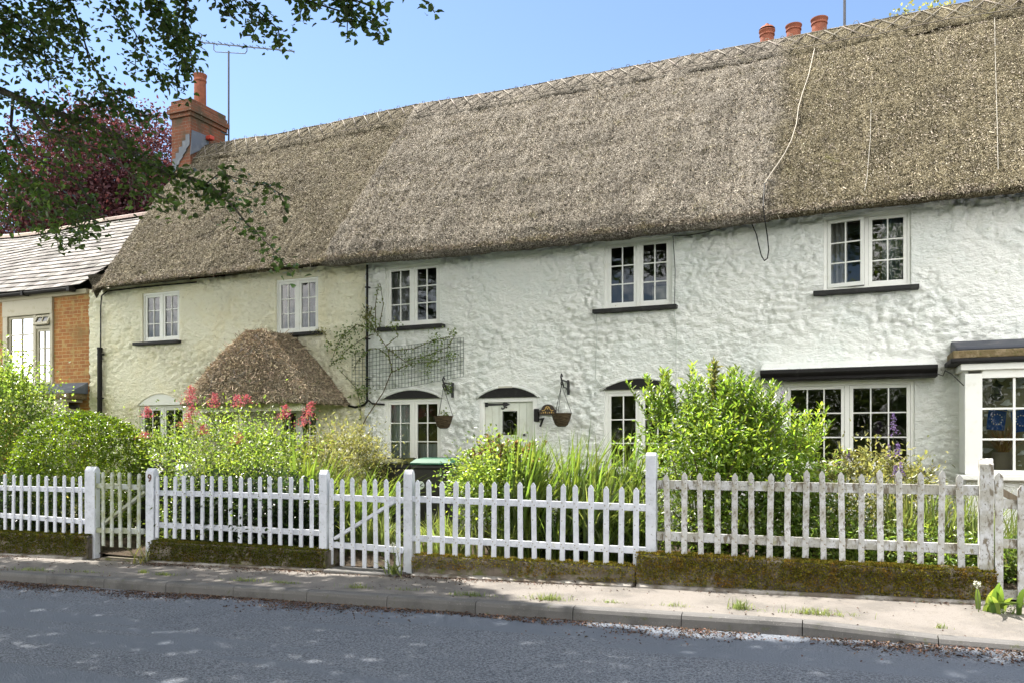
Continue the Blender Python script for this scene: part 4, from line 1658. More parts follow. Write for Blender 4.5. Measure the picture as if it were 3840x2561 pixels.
while x < -14.9:
    x1 = min(x + .45, -14.62)
    s0, s1 = sag(x, 1), sag(x1, 1)
    prof = [(yR - .13, zR - .02), (yR - .10, zR + .06), (yR, zR + .11), (yR + .10, zR + .06), (yR + .13, zR - .02)]
    n = len(prof)
    vs = [(x + .005, a, b + s0) for a, b in prof] + [(x1 - .005, a, b + s1) for a, b in prof]
    rt.add(vs, [(i, i + 1, n + i + 1, n + i) for i in range(n - 1)] + [tuple(range(n)), tuple(range(2 * n - 1, n - 1, -1))])
    x += .45
rt.build('ridge_tile', M('ridge_tile', (.30, .24, .20), .85, isl=.25), rf)
q = MB()
gp = [(11.82 + .06 * math.cos(a), 4.83 + .06 * math.sin(a)) for a in [math.pi + math.pi * i / 8 for i in range(9)]]
vs = []
q.prism(gp + [(11.87, 4.835), (11.77, 4.835)], lambda p: (-30, p[0], p[1]), lambda p: (-14.95, p[0], p[1] - .01))
q.box(-16.42, -16.36, 11.74, 11.90, 4.75, 4.84)
q.box(-15.02, -14.94, 11.74, 11.90, 4.74, 4.84)
q.build('gutter', m_black, bh)
m_cream_paint2 = M('tan_board_paint', (.44, .39, .28), .7)
q = MB()
q.box(-30, -14.68, 11.93, 11.998, 4.70, 4.80)
q.build('soffit_board', m_cream_paint2, bh)
# upper window of brick house
m_cream_paint = M('cream_gloss_paint', (.46, .42, .32), .6, mixes=[(6, (.36, .32, .22), .5, .75), (30, (.2, .17, .12), .62, .75)])
wx0, wx1, wz0, wz1 = -17.20, -15.72, 2.78, 4.70
q = MB()
q.box(wx0 - .10, wx1, 11.95, 12.06, 4.36, 4.70)
q.box(wx0 - .10, wx0 + .05, 11.96, 12.1, wz0, 4.36)
q.box(wx1 - .08, wx1, 11.96, 12.1, wz0, 4.36)
xm = W(82, 780, 12).x
q.box(xm - .035, xm + .035, 11.97, 12.08, wz0 + .06, 4.36)
q.box(wx0 + .05, wx1 - .08, 11.975, 12.1, wz0, wz0 + .06)
zt_ = W(100, 752, 12).z
q.box(xm + .035, wx1 - .08, 11.975, 12.08, zt_ - .03, zt_ + .03)
wo = q.build('window', m_cream_paint, bh, bevel=.005)
tag(wo, 'large cream window with a small top light pushed open')
c, g = MB(), MB()
casement(c, g, wx0 + .06, xm - .04, wz0 + .07, 4.35, 12.0, 2, 4, st=.05, bar=.03)
casement(c, g, xm + .04, wx1 - .085, wz0 + .07, zt_ - .035, 12.0, 2, 3, st=.05, bar=.03)
tb, tg = MB(), MB()
casement(tb, tg, xm + .03, wx1 - .08, zt_ + .035, 4.345, 12.0, 2, 1, st=.05, bar=.03)
for mm in (tb, tg):
    c_, s_ = math.cos(.42), math.sin(.42)
    mm.v = [(v[0], 11.99 + (v[1] - 12.0) * c_ - (4.345 - v[2]) * s_, 4.345 - (4.345 - v[2]) * c_ - (v[1] - 12.0) * s_) for v in mm.v]
c.add(tb.v, tb.f)
g.add(tg.v, tg.f)
c.build('casement', m_cream_paint, wo)
g.build('pane', m_glass, wo)
wavy(wx0 + .1, xm - .08, wz0 + .1, 4.3, 12.2, m_net, wo, 'net_curtain', 3, .015)
wavy(xm + .08, wx1 - .1, 3.2, 4.3, 12.2, m_net, wo, 'net_curtain', 3, .015)
# shop-like bay under lead roof
q = MB()
q.prism([(12.0, 2.86), (11.62, 2.66), (11.62, 2.62), (12.0, 2.62)], lambda p: (-19.5, p[0], p[1]), lambda p: (-14.70, p[0], p[1]))
lo_ = q.build('lead_roof', m_lead, bh)
q = MB()
q.box(-19.5, -14.72, 11.58, 12.0, 2.50, 2.615)
q.build('cornice', m_stone_moss, bh, bevel=.01)
q = MB()
q.box(-19.5, -14.86, 11.62, 12.0, 2.44, 2.495)
q.box(-19.5, -14.92, 11.66, 11.72, 2.30, 2.44)
q.box(-16.2, -15.62, 11.66, 11.72, .1, 2.30)
q.box(-15.00, -14.92, 11.66, 12.0, .1, 2.30)
q.box(-15.62, -15.00, 11.66, 11.72, .1, 1.4)
q.box(-15.325, -15.28, 11.67, 11.71, 1.4, 2.30)
sb = q.build('bay_window', m_cream_paint, bh)
tag(sb, 'cream bay window mostly hidden behind the clipped bush')
g = MB()
g.add([(-15.62, 11.70, 1.4), (-15.0, 11.70, 1.4), (-15.0, 11.70, 2.3), (-15.62, 11.70, 2.3)], [(0, 1, 2, 3)])
g.build('pane', m_glass, sb)
q = MB()
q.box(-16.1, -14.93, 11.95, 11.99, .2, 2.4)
q.build('back_panel', m_room, sb)

# ------------------------------------------------------------------ garden walls
FY = 8.54


m_moss_shaded = M('shaded_moss', (.105, .115, .020), .95, mixes=[(6, (.14, .11, .02), .45, .65), (20, (.05, .062, .013), .5, .7)], isl=.5, bump=(40, .8, .02), trans=(1.6, 1.6, 1), tw=.2, spec=.1)  # darker copy of the moss, shade of the left walls put into its colour


def gwall(x0, x1, ztop0, ztop1, label, mossd=.7, h_moss=1.0, mm=None):
    zb0, zb1 = pave_z(x0) - .08, pave_z(x1) - .08
    t = thing('garden_wall', ((x0 + x1) / 2, FY, pave_z((x0 + x1) / 2)), label, 'garden wall', 'low mossy garden walls under the fence')
    nx, nz_ = max(8, int((x1 - x0) / .03)), 12
    loop = [(8.41, 0), (8.405, .33), (8.405, .66), (8.41, .92), (8.44, 1.0), (8.54, 1.02), (8.64, 1.0), (8.67, .9), (8.67, 0)]
    V, Q = [], []
    for i in range(nx + 1):
        x = x0 + (x1 - x0) * i / nx
        s = i / nx
        zb, zt = zb0 + (zb1 - zb0) * s, ztop0 + (ztop1 - ztop0) * s
        for (y, f) in loop:
            p = Vector((x, y, zb + (zt - zb) * f))
            d = .022 * noise.noise(p * 9) + .014 * noise.noise(p * 25) + .035 * noise.noise(p * 2.3)
            V.append((x + (.01 * noise.noise(p * 8) if 0 < i < nx else 0), y - d if y < 8.54 else y + d, p.z + (d if f > .9 else 0)))
    k = len(loop)
    for i in range(nx):
        for j in range(k - 1):
            Q.append((i * k + j, (i + 1) * k + j, (i + 1) * k + j + 1, i * k + j + 1))
    ns = len(V)
    for e in (0, nx):
        for j in range(1, k - 2):
            pass
    for e in (0, nx):
        b = e * k
        Q += [(b, b + 1, b + 7, b + 8), (b + 1, b + 2, b + 6, b + 7), (b + 2, b + 3, b + 5, b + 6), (b + 3, b + 4, b + 5, b + 5)]
    Q = [q for q in Q if len(set(q)) == 4]
    npmesh('stone', V, Q, m_wallstone, t, smooth=True)
    q = MB()
    za, zb_ = pave_z(x0), pave_z(x1)
    q.prism([(8.33, -.1), (8.42, -.1), (8.42, .035), (8.35, .03), (8.33, .015)], lambda p: (x0 + .02, p[0], za + p[1]), lambda p: (x1 - .02, p[0], zb_ + p[1]))
    q.build('footing', m_foot, t)
    # moss cushions
    n = int((x1 - x0) * 5200 * mossd)
    xs = rng.uniform(x0, x1, n)
    r = rng.random(n)
    s = (xs - x0) / (x1 - x0)
    zb, zt = zb0 + (zb1 - zb0) * s, ztop0 + (ztop1 - ztop0) * s
    f = rng.random(n) ** (.55 / h_moss)
    lim = np.array([.5 + .9 * noise.noise(Vector((x * 1.7, z_ * 5, 3))) for x, z_ in zip(xs, f)])
    on_top = r < .38
    y = np.where(on_top, rng.uniform(8.40, 8.62, n), 8.40 - rng.random(n) * .012)
    z = np.where(on_top, zt + .008, zb + (zt - zb) * f)
    keep = on_top | (f > (1 - h_moss) + .62 * (lim - .5)) & (f > .16)
    xs, y, z, on_top = xs[keep], y[keep], z[keep], on_top[keep]
    n = len(xs)
    P = np.stack([xs, y, z], 1)
    D = np.where(on_top[:, None], np.array([[0, -.2, 1.0]]), np.array([[0, -1.0, .35]])) + rng.normal(size=(n, 3)) * .5
    V, Q = leafgeo(P, D, rdir(n), rng.uniform(.014, .034, n), rng.uniform(.010, .020, n), .4, .2)
    npmesh('moss', V, Q, mm or m_moss, t)
    return t


zA0, zA1 = W(0, 1222, FY).z, W(195, 1228, FY).z
xA1 = W(197, 1240, 8.42).x
gwall(-18.5, W(203, 1240, 8.42).x, zA0 - .09, zA1 + .01, 'mossy low wall at the far left, beside the gate numbered nine', h_moss=.85, mm=m_moss_shaded)
gwall(W(346, 1240, 8.42).x, W(752, 1262, 8.42).x, W(346, 1240, FY).z, W(752, 1262, FY).z, 'mossy low wall between the two white gates', h_moss=.8, mm=m_moss_shaded)
gwall(W(948, 1275, 8.42).x, W(1458, 1298, 8.42).x, W(948, 1272, FY).z, W(1458, 1298, FY).z, 'lowest mossy wall, right of the braced gate', mossd=.5, h_moss=.45)
gwall(W(1461, 1270, 8.42).x, W(2288, 1312, 8.42).x, W(1461, 1268, FY).z, W(2288, 1312, FY).z, 'tall thickly mossed wall under the flaking fence', mossd=1.0, h_moss=.9)
q = MB()
a, b = W(760, 1318, 8.42), W(925, 1330, 8.42)
q.box(a.x, b.x, 8.25, 8.75, pave_z(a.x) - .1, pave_z(a.x) + .045)
tag(q.build('gate_step', m_kerb, bevel=.015), 'worn concrete step under the braced white gate', 'step')
q = MB()
a, b = W(228, 1318, 8.42), W(338, 1330, 8.42)
q.box(a.x, b.x, 8.40, 8.78, pave_z(a.x) - .1, pave_z(a.x) + .03)
tag(q.build('gate_step', m_wallstone, bevel=.015), 'dark mossy step under the gate numbered nine', 'step')

# ------------------------------------------------------------------ picket fences, gates and posts
def picket_mesh(w, h, round_top, name='picket', nails=()):
    q = MB()
    hw = w / 2
    if round_top:
        poly = [(-hw, 0), (hw, 0), (hw, h - w * .42), (hw * .72, h - w * .14), (hw * .25, h), (-hw * .25, h), (-hw * .72, h - w * .14), (-hw, h - w * .42)]
    else:
        poly = [(-hw, 0), (hw, 0), (hw, h - w * .62), (.004, h), (-.004, h), (-hw, h - w * .62)]
    q.slab(poly, -.011, .011)
    for zz in nails:
        for sx, dz in ((-.012, .018), (.012, -.018)):
            q.box(sx - .005, sx + .005, -.0135, -.0105, zz + dz - .006, zz + dz + .006, 1)
    o = q.build(name, [m_fence, m_wood_raw])
    me = o.data
    bpy.data.objects.remove(o)
    return me


def fence(name, label, cat, pxs, top, bot, rails, mat, w=.058, y=FY, rnd=False, wob=.018, extra_left=0, brace=None, railext=(.05, .05), group=None, rust=True, railh=.075):
    """pxs: where the pickets stand in the photo; top/bot ((x,y),(x,y)) lines; rails [(line, thickness)]"""
    def on(line, px):
        (x0, y0), (x1, y1) = line
        return y0 + (y1 - y0) * (px - x0) / (x1 - x0)
    first, last = W(pxs[0], 1200, y).x, W(pxs[-1], 1200, y).x
    t = thing(name, ((first + last) / 2, y, W((pxs[0] + pxs[-1]) / 2, on(bot, (pxs[0] + pxs[-1]) / 2), y).z), label, cat, group)
    o0 = wloc(t)
    hts = [(W(px, on(top, px), y).z - W(px, on(bot, px), y).z) * (1 + R.uniform(-.018, .012)) for px in pxs]
    pm = pxs[len(pxs) // 2]
    me = picket_mesh(w, sum(hts) / len(hts), rnd, nails=[W(pm, on(l_, pm), y).z - railh / 2 - W(pm, on(bot, pm), y).z for l_ in rails])
    me.materials[0] = mat
    items = [(W(px, on(bot, px), y), h) for px, h in zip(pxs, hts)]
    if extra_left:
        sp = (items[5][0] - items[0][0]) / 5
        hh = items[0][1]
        items = [(items[0][0] - sp * k, hh) for k in range(extra_left, 0, -1)] + items
    avg = sum(hts) / len(hts)
    src = bpy.data.objects.new('picket', me)
    for i, (p, h) in enumerate(items):
        o = src if i == 0 else src.copy()
        col.objects.link(o)
        o.parent = t
        o.location = p + Vector((0, -.036, R.uniform(-wob, wob) * .5)) - o0
        o.scale = (1 + R.uniform(-.06, .06), 1, h / avg)
        o.rotation_euler = (R.uniform(-.008, .008), R.uniform(-wob, wob), R.uniform(-.02, .02))
    xL, xR = items[0][0].x - railext[0], items[-1][0].x + railext[1]
    px0, px1 = pix((xL, y, .8))[0], pix((xR, y, .8))[0]
    for line in rails:
        q = MB()
        za, zb = W(px0, on(line, px0), y).z, W(px1, on(line, px1), y).z
        q.prism([(-.024, 0), (.022, 0), (.022, -railh), (-.024, -railh)], lambda p: (xL, y + p[0], za + p[1]), lambda p: (xR, y + p[0], zb + p[1]))
        q.build('rail', mat, t, bevel=.004)
    if brace:
        a, b = W(*brace[0], y), W(*brace[1], y)
        q = MB()
        q.beam(a + Vector((0, .001, 0)), b + Vector((0, .001, 0)), .04, .07, up=(0, 1, 0))
        q.build('brace', mat, t, bevel=.003)
    return t


def z3(v): return v / 1.96 / DS           # zoom-3 column to display column


A_x = [z3(v) for v in (0, 55, 112, 172, 232, 293, 358, 420, 484, 548, 607)]
fence('picket_fence', 'greying picket fence at the far left above a mossy wall', 'fence', A_x, ((17, 1088), (171, 1092)), ((25, 1214), (171, 1224)), [((9, 1114), (180, 1118)), ((9, 1177), (184, 1190))], m_fence, w=.051, rnd=True, extra_left=8)
G9_x = [z3(v) for v in (706, 775, 837, 902, 965, 1033)]
fence('garden_gate', 'algae stained narrow gate beside the post numbered nine', 'gate', G9_x, ((220, 1084), (322, 1085)), ((220, 1250), (322, 1258)), [((222, 1108), (322, 1112)), ((222, 1210), (322, 1213))], m_fence_green, w=.049, rnd=True, brace=((237, 1203), (334, 1128)), railext=(.03, .06))
B_x = [z3(v) for v in (1170, 1235, 1298, 1365, 1432, 1500, 1568, 1637, 1708, 1778, 1852, 1923, 1998, 2073)] + [(1000 + v / 1.96) / DS for v in (188, 265, 342)]
fence('picket_fence', 'white picket fence between the two gates, ivy and shrubs behind', 'fence', B_x, ((386, 1090), (719, 1096)), ((386, 1233), (719, 1255)), [((390, 1125), (716, 1133)), ((390, 1199), (716, 1215))], m_fence, w=.052, rnd=True, railext=(.06, .10))
GB_x = [(1000 + v / 1.96) / DS for v in (487, 567, 648, 731, 815, 898, 978)]
fence('garden_gate', 'white braced gate with pointed pickets in the middle of the frontage', 'gate', GB_x, ((764, 1095), (912, 1100)), ((764, 1294), (894, 1305)), [((764, 1134), (912, 1140)), ((770, 1243), (912, 1254))], m_fence, w=.053, rnd=False, brace=((770, 1235), (908, 1150)), railext=(.03, .05))
C_x = [(1000 + v / 1.96) / DS for v in (1123, 1211, 1302, 1394)] + [(1700 + v / 1.96) / DS for v in (115, 208, 307, 405, 503, 604, 707, 808, 912, 1020, 1129, 1238, 1348)]
fence('picket_fence', 'clean white picket fence of pointed pales right of the braced gate', 'fence', C_x, ((963, 1100), (1462, 1115)), ((963, 1269), (1462, 1299)), [((963, 1138), (1462, 1156)), ((963, 1228), (1462, 1254))], m_fence, w=.057, rnd=False, railext=(.11, .12))
D_x = [(2200 + v / 1.434) / DS for v in (443, 528, 618, 707, 797, 890, 985, 1080, 1177, 1275, 1375, 1477, 1580, 1686, 1793, 1902, 2013)]
fence('picket_fence', 'taller flaking picket fence on the thick mossy wall at the right', 'fence', D_x, ((1536, 1083), (2207, 1083)), ((1536, 1266), (2207, 1299)), [((1514, 1101), (2236, 1113)), ((1514, 1219), (2236, 1248))], m_fence_old, w=.056, rnd=False, wob=.03, railext=(.13, .19), railh=.095)


def post(px0, px1, ptop, pbot, label, mat, dpt=.10, y=FY, name='gate_post', cat='gate post', group='white posts of the garden fences', flat=False, base=-.25):
    a, b = W(px0, ptop, y - dpt / 2), W(px1, ptop, y - dpt / 2)
    zt = a.z + .05
    zb = W(px0, pbot, y - dpt / 2).z
    t = thing(name, ((a.x + b.x) / 2, y, zb), label, cat, group)
    q = MB()
    d = dpt / 2
    pk = .055 if not flat else .03
    poly = [(-d, zb + base), (d, zb + base), (d, zt - pk), (.01, zt), (-.01, zt), (-d, zt - pk)]
    q.prism(poly, lambda p: (a.x, y + p[0], p[1]), lambda p: (b.x, y + p[0], p[1]))
    q.build('post', mat, t, bevel=.005)
    return t, a, b, zt


post(194, 217, 1078, 1251, 'white post left of the narrow gate, without a number', m_fence, .10)
p9, a9, b9, z9 = post(334, 352, 1082, 1262, 'white post bearing the brown number nine', m_fence, .10)
text('9', .15, ((a9.x + b9.x) / 2 + .005, FY - .052, W(345, 1097, FY).z), m_num, p9, 'number', .003, .002)
q = MB()
for yy in (1128, 1195):
    p = W(361, yy, FY)
    q.box(p.x - .06, p.x + .05, FY - .012, FY + .05, p.z - .075, p.z)
q.build('bracket', m_steel, p9)
post(732, 749, 1087, 1270, 'white post left of the braced gate', m_fence, .085)
post(926, 945, 1087, 1268, 'white post right of the braced gate with a bright sunlit side', m_fence, .085)
post(1482, 1505, 1049, 1269, 'tall clean white post where the flaking fence begins', m_fence, .10, flat=True)
post(2249, 2282, 1064, 1306, 'thick flaking post with a bright cap at the far right', m_fence_old, .12, flat=False)
post(401, 429, 1072, 1200, 'white pointed post standing inside the garden in front of the black bin', m_fence, .11, y=9.35, base=-.9)

# broken gate at the far right
t = thing('garden_gate', (1.45, FY, .3), 'rotting weathered gate cut by the right edge of the photo', 'gate')
o0 = wloc(t)
for px, top_, bot_ in ((2292, 1084, 1369), (2344, 1113, 1380), (2396, 1113, 1385), (2448, 1110, 1390)):
    a, b = W(px, bot_, FY), W(px, top_, FY)
    me = picket_mesh(.066, b.z - a.z, False)
    me.materials[0] = m_fence_old
    o = bpy.data.objects.new('picket', me)
    col.objects.link(o)
    o.parent = t
    o.location = a + Vector((0, -.036, 0)) - o0
for y0, y1 in ((1143, 1155), (1235, 1240), (1352, 1358)):
    a, b = W(2284, y0, FY), W(2470, y1, FY)
    q = MB()
    q.beam(a + Vector((0, 0, -.045)), b + Vector((0, 0, -.045)), .045, .085)
    q.build('rail', m_fence_old, t, bevel=.004)
q = MB()
q.beam(W(2300, 1128, FY + .03), W(2380, 1172, FY + .03), .04, .06)
q.build('brace', m_wood_raw, t)

# ------------------------------------------------------------------ bins
def wheelie(cx, cy, zb, label, lidm, rot=0.0, sc=1.0, group='wheeled bins behind the fence', moss=False):
    t = thing('wheelie_bin', (cx, cy, zb), label, 'wheelie bin', group)
    w0, w1, d0, d1, h = .24 * sc, .29 * sc, .26 * sc, .34 * sc, 1.0 * sc
    c, s = math.cos(rot), math.sin(rot)

    def tr(mb):
        mb.v = [(cx + v[0] * c - v[1] * s, cy + v[0] * s + v[1] * c, zb + v[2]) for v in mb.v]
        return mb
    q = MB()
    lv = [(w0, d0, .06), (w1, d1, h - .06), (w1 + .02, d1 + .02, h - .055), (w1 + .02, d1 + .02, h)]
    vs, fs = [], []
    for a, b, z in lv:
        vs += [(-a, -b, z), (a, -b, z), (a, b, z), (-a, b, z)]
    for i in range(len(lv) - 1):
        for k in range(4):
            fs.append((i * 4 + k, i * 4 + (k + 1) % 4, i * 4 + 4 + (k + 1) % 4, i * 4 + 4 + k))
    fs += [(3, 2, 1, 0), (12, 13, 14, 15)]
    q.add(vs, fs)
    tr(q).build('body', m_bin, t, bevel=.012)
    q = MB()
    a, b = w1 + .035, d1 + .035
    z = h + .003
    vs = [(-a, -b, z), (a, -b, z), (a, b, z), (-a, b, z), (-a, -b, z + .03), (a, -b, z + .03), (a, b, z + .03), (-a, b, z + .03),
          (-a * .8, -b * .72, z + .085), (a * .8, -b * .72, z + .085), (a * .8, b * .8, z + .10), (-a * .8, b * .8, z + .10)]
    q.add(vs, [(3, 2, 1, 0), (0, 1, 5, 4), (1, 2, 6, 5), (2, 3, 7, 6), (3, 0, 4, 7), (4, 5, 9, 8), (5, 6, 10, 9), (6, 7, 11, 10), (7, 4, 8, 11), (8, 9, 10, 11)])
    lid = tr(q).build('lid', lidm, t, bevel=.012)
    q = MB()
    q.box(-.16 * sc, .16 * sc, -b - .03, -b - .002, z, z + .022)
    tr(q).build('handle', lidm, lid, bevel=.006)
    for sx in (-1, 1):
        q = MB()
        q.tube([(sx * (w0 + .0), d0 - .02, .1), (sx * (w0 + .05), d0 - .02, .1)], .1 * sc, 16)
        tr(q).build('wheel', m_iron, t)
    return t


bp = W(1003, 1062, 10.85)
gb_ = wheelie(bp.x, 10.85, bp.z - 1.02, 'dark wheeled bin with a bright green lid under the arched window', m_bin_green, rot=.25)
mk = W(962, 1115, 10.5)
q = MB()
cxm, czm = W(966, 1113, 10.49).x, W(966, 1113, 10.49).z
q.lathe([(0, 0), (.062, 0), (.062, .004), (0, .004)], (0, 0, 0), 20)
q.v = [(cxm + v[0], 10.475 - v[2] + (v[0]) * .25, czm + v[1]) for v in q.v]
q.build('white_emblem', M('white_print', (.62, .68, .66), .6), gb_)
q = MB()
q.beam((cxm - .05, 10.468 - .012, czm + .01), (cxm + .05, 10.468 + .012, czm - .02), .004, .010)
q.beam((cxm - .04, 10.468 - .01, czm - .03), (cxm + .04, 10.468 + .01, czm + .03), .004, .010)
q.build('emblem_line', m_bin, gb_)
bp = W(900, 1062, 11.1)
wheelie(bp.x, 11.1, bp.z - 1.02, 'dark wheeled bin with a mossy black lid beside the green lidded one', M('mossy_lid', (.03, .035, .02), .8, mixes=[(8, (.10, .10, .02), .45, .6)], bump=(20, .5, .02)))
bp = W(372, 1082, 10.0)
wheelie(bp.x, 10.0, bp.z - 1.02, 'black bin topped with loose slates behind the narrow gate', m_bin, rot=.1)
t = thing('slate_pile', (bp.x, 10.0, bp.z + .09), 'loose grey slates piled on the black bin lid', 'slates')
q = MB()
for i in range(9):
    a = bp + Vector((R.uniform(-.22, .22), R.uniform(-.25, .2), .10 + .013 * i))
    an = R.uniform(-.3, .3)
    u = Vector((math.cos(an), math.sin(an), R.uniform(-.05, .05))) * .19
    v = Vector((-math.sin(an), math.cos(an), 0)) * .11
    q.add([a - u - v, a + u - v, a + u + v, a - u + v, a - u - v + Vector((0, 0, .008)), a + u - v + Vector((0, 0, .008)), a + u + v + Vector((0, 0, .008)), a - u + v + Vector((0, 0, .008))],
          [(0, 3, 2, 1), (4, 5, 6, 7), (0, 1, 5, 4), (1, 2, 6, 5), (2, 3, 7, 6), (3, 0, 4, 7)])
q.build('slate', m_slate, t)


# ------------------------------------------------------------------ plants
def bush(name, label, cat, l, r, top, Y, n, L, Wd, mat, ry=.6, bottom=None, loose=.25, nst=14, clump=26, shoots=0, shootmat=None, shootlen=.35, group=None, surf=.72, power=2.2, stem_m=m_stem, csz=None, lumpy=.22, lobes=None, rmin=.80):
    """lobes: further (l, r, top, bottom) outlines of the same plant"""
    cx0 = W((l + r) / 2, 1000, Y).x
    g = soil_z(cx0)
    t = thing(name, (cx0, Y, g), label, cat, group)
    outs = [(l, r, top, bottom)] + (lobes or [])
    areas = [(o[1] - o[0]) * (1200 - o[2]) for o in outs]
    PP, DD, CC, SH = [], [], [], []
    for o, ar in zip(outs, areas):
        cx = W((o[0] + o[1]) / 2, 1000, Y).x
        rx = (W(o[1], 1000, Y).x - W(o[0], 1000, Y).x) / 2
        zt = W((o[0] + o[1]) / 2, o[2], Y).z
        zb = g if o[3] is None else o[3]
        rz = (zt - zb) / 2
        ni = int(n * ar / sum(areas))
        nc = max(6, ni // clump)
        d = rdir(nc)
        k = (np.abs(d) ** power).sum(1, keepdims=True) ** (-1 / power)
        rad = np.where(rng.random((nc, 1)) < surf, rng.uniform(rmin, 1.0 + loose * .30, (nc, 1)), rng.uniform(.2, .85, (nc, 1)))
        lump = np.array([1 + lumpy * noise.noise(Vector(v) * 2.3 + Vector((cx * 3, 1, 2))) for v in d])[:, None]
        C = np.array([cx, Y, zb + rz]) + d * k * rad * lump * np.array([[rx, ry, rz]])
        sg = csz if csz else min(.12, .17 * min(rx, rz))
        P = np.repeat(C, clump, 0)
        P = P + rng.normal(size=P.shape) * sg * (1 + loose)
        P[:, 2] = np.maximum(P[:, 2], g + .02)
        PP.append(P)
        DD.append(np.repeat(d, clump, 0))
        CC.append(C)
        SH.append((cx, rx, zb, rz))
    P, dd, C = np.concatenate(PP), np.concatenate(DD), np.concatenate(CC)
    m = len(P)
    D = unit(dd * .7 + rdir(m) * .9 + np.array([[0, 0, .15]]))
    N = unit(np.array([[0, 0, 1.0]]) + rdir(m) * .75)
    geo = [leafgeo(P, D, N, L * rng.uniform(.6, 1.25, m), Wd * rng.uniform(.65, 1.2, m))]
    mats = [mat]
    q = MB()
    for i in range(nst):
        e = Vector(C[R.randrange(len(C))])
        b = Vector((cx0 + R.uniform(-.35, .35) * SH[0][1], Y + R.uniform(-.3, .3) * ry, g - .03))
        mid = b.lerp(e, .5) + Vector((R.uniform(-.06, .06), R.uniform(-.06, .06), .08))
        q.tube([b, mid, e], [.012, .008, .003], 5)
    if shoots:
        PL, DL = [], []
        for i in range(shoots):
            cx, rx, zb, rz = SH[i % len(SH)]
            a = R.uniform(-1, 1)
            b = Vector((cx + a * rx * .9, Y + R.uniform(-.6, .6) * ry, zb + rz + rz * math.sqrt(max(.05, 1 - a * a * .8)) * .80))
            h = shootlen * R.uniform(.4, 1.3)
            e = b + Vector((R.uniform(-.35, .35) * h + a * .14, R.uniform(-.3, .3) * h, h))
            q.tube([b, b.lerp(e, .5) + Vector((0, 0, .02)), e], [.005, .004, .002], 4)
            nl = int(h / (L * .16)) + 4
            for j in range(nl):
                f = (j + .5) / nl
                PL.append(tuple(b.lerp(e, f)))
                aa = j * 2.4 + R.random()
                DL.append((math.cos(aa), math.sin(aa), .55 + f * .8))
        PL, DL = np.array(PL), np.array(DL)
        geo.append(leafgeo(PL, DL, unit(rdir(len(PL)) * .5 + np.array([[0, 0, 1.0]])), L * rng.uniform(.7, 1.2, len(PL)), Wd * rng.uniform(.7, 1.1, len(PL))))
        mats.append(shootmat or mat)
    V, Q, mi = join(geo)
    npmesh('foliage', V, Q, mats, t, mi=mi)
    if q.v: q.build('stem', stem_m, t)
    return t


def swords(name, label, cat, l, r, Y0, Y1, n, hlo, hhi, lean, w, mat, spread=.35, group=None, rise=.45, bendp=1.8, nseg=6, base_z=None):
    x0, x1 = W(l, 1100, (Y0 + Y1) / 2).x, W(r, 1100, (Y0 + Y1) / 2).x
    cx = (x0 + x1) / 2
    t = thing(name, (cx, (Y0 + Y1) / 2, soil_z(cx)), label, cat, group)
    nf = max(3, n // 9)
    fx = rng.uniform(x0, x1, nf)
    fy = rng.uniform(Y0, Y1, nf)
    idx = rng.integers(0, nf, n)
    B = np.stack([fx[idx] + rng.normal(0, .035, n), fy[idx] + rng.normal(0, .035, n), np.zeros(n)], 1)
    B[:, 2] = 0.22 + .018 * B[:, 0] if base_z is None else base_z
    fan = rng.normal(0, 1, nf)
    ln = np.stack([lean[0] + rng.normal(0, spread, n), lean[1] + rng.normal(0, spread * .7, n), np.zeros(n)], 1)
    V, Q = bladegeo(B, ln, rng.uniform(hlo, hhi, n), w * rng.uniform(.6, 1.2, n), nseg, rise=rise, bendp=bendp, twist=.5)
    npmesh('leaf', V, Q, mat, t, smooth=True)
    return t


# left end of the garden
bush('laurel_bush', 'tall bright loose shrub at the left edge in front of the brick house', 'shrub', -110, 84, 845, 9.9, 25000, .062, .038, l_light, ry=.8, loose=.4, shoots=36, shootlen=.30, power=2.4, lumpy=.35)
bx_ = bush('box_bush', 'rounded clipped box bush behind the far left fence', 'bush', 58, 314, 950, 9.45, 34000, .042, .030, l_box, ry=.72, loose=.0, surf=.92, power=2.25, csz=.030, clump=10, nst=6, lumpy=.06, rmin=.93)
bush('low_shrub', 'low dark shrub with yellowish leaves behind the far left fence', 'shrub', -30, 195, 1095, 9.0, 6500, .055, .034, l_dark, ry=.28, loose=.4)
bush('low_shrub', 'yellowing leafy plant pushing through the far left pickets by the post', 'shrub', 140, 200, 1140, 8.72, 420, .06, .028, l_yel, ry=.15, loose=.4, nst=5)
bush('loose_shrub', 'sparse pale shrub between the clipped bush and the valerian', 'shrub', 280, 430, 1000, 10.2, 6500, .046, .026, l_light, ry=.5, loose=.6, shoots=20, shootlen=.22, lumpy=.35)
vs = bush('valerian_shrub', 'large leafy shrub with red valerian flowers in front of the porch', 'shrub', 412, 590, 975, 9.7, 19000, .050, .030, l_light, ry=.7, loose=.5, shoots=50, shootlen=.18, power=2.3, lumpy=.45, lobes=[(540, 700, 990, None)])
fl = [(338, 945, .17), (332, 998, .10), (437, 905, .26), (441, 940, .15), (491, 918, .22), (545, 920, .18), (565, 915, .13), (655, 945, .20), (706, 948, .34), (548, 1004, .17), (465, 985, .16), (415, 975, .10), (433, 960, .15)]
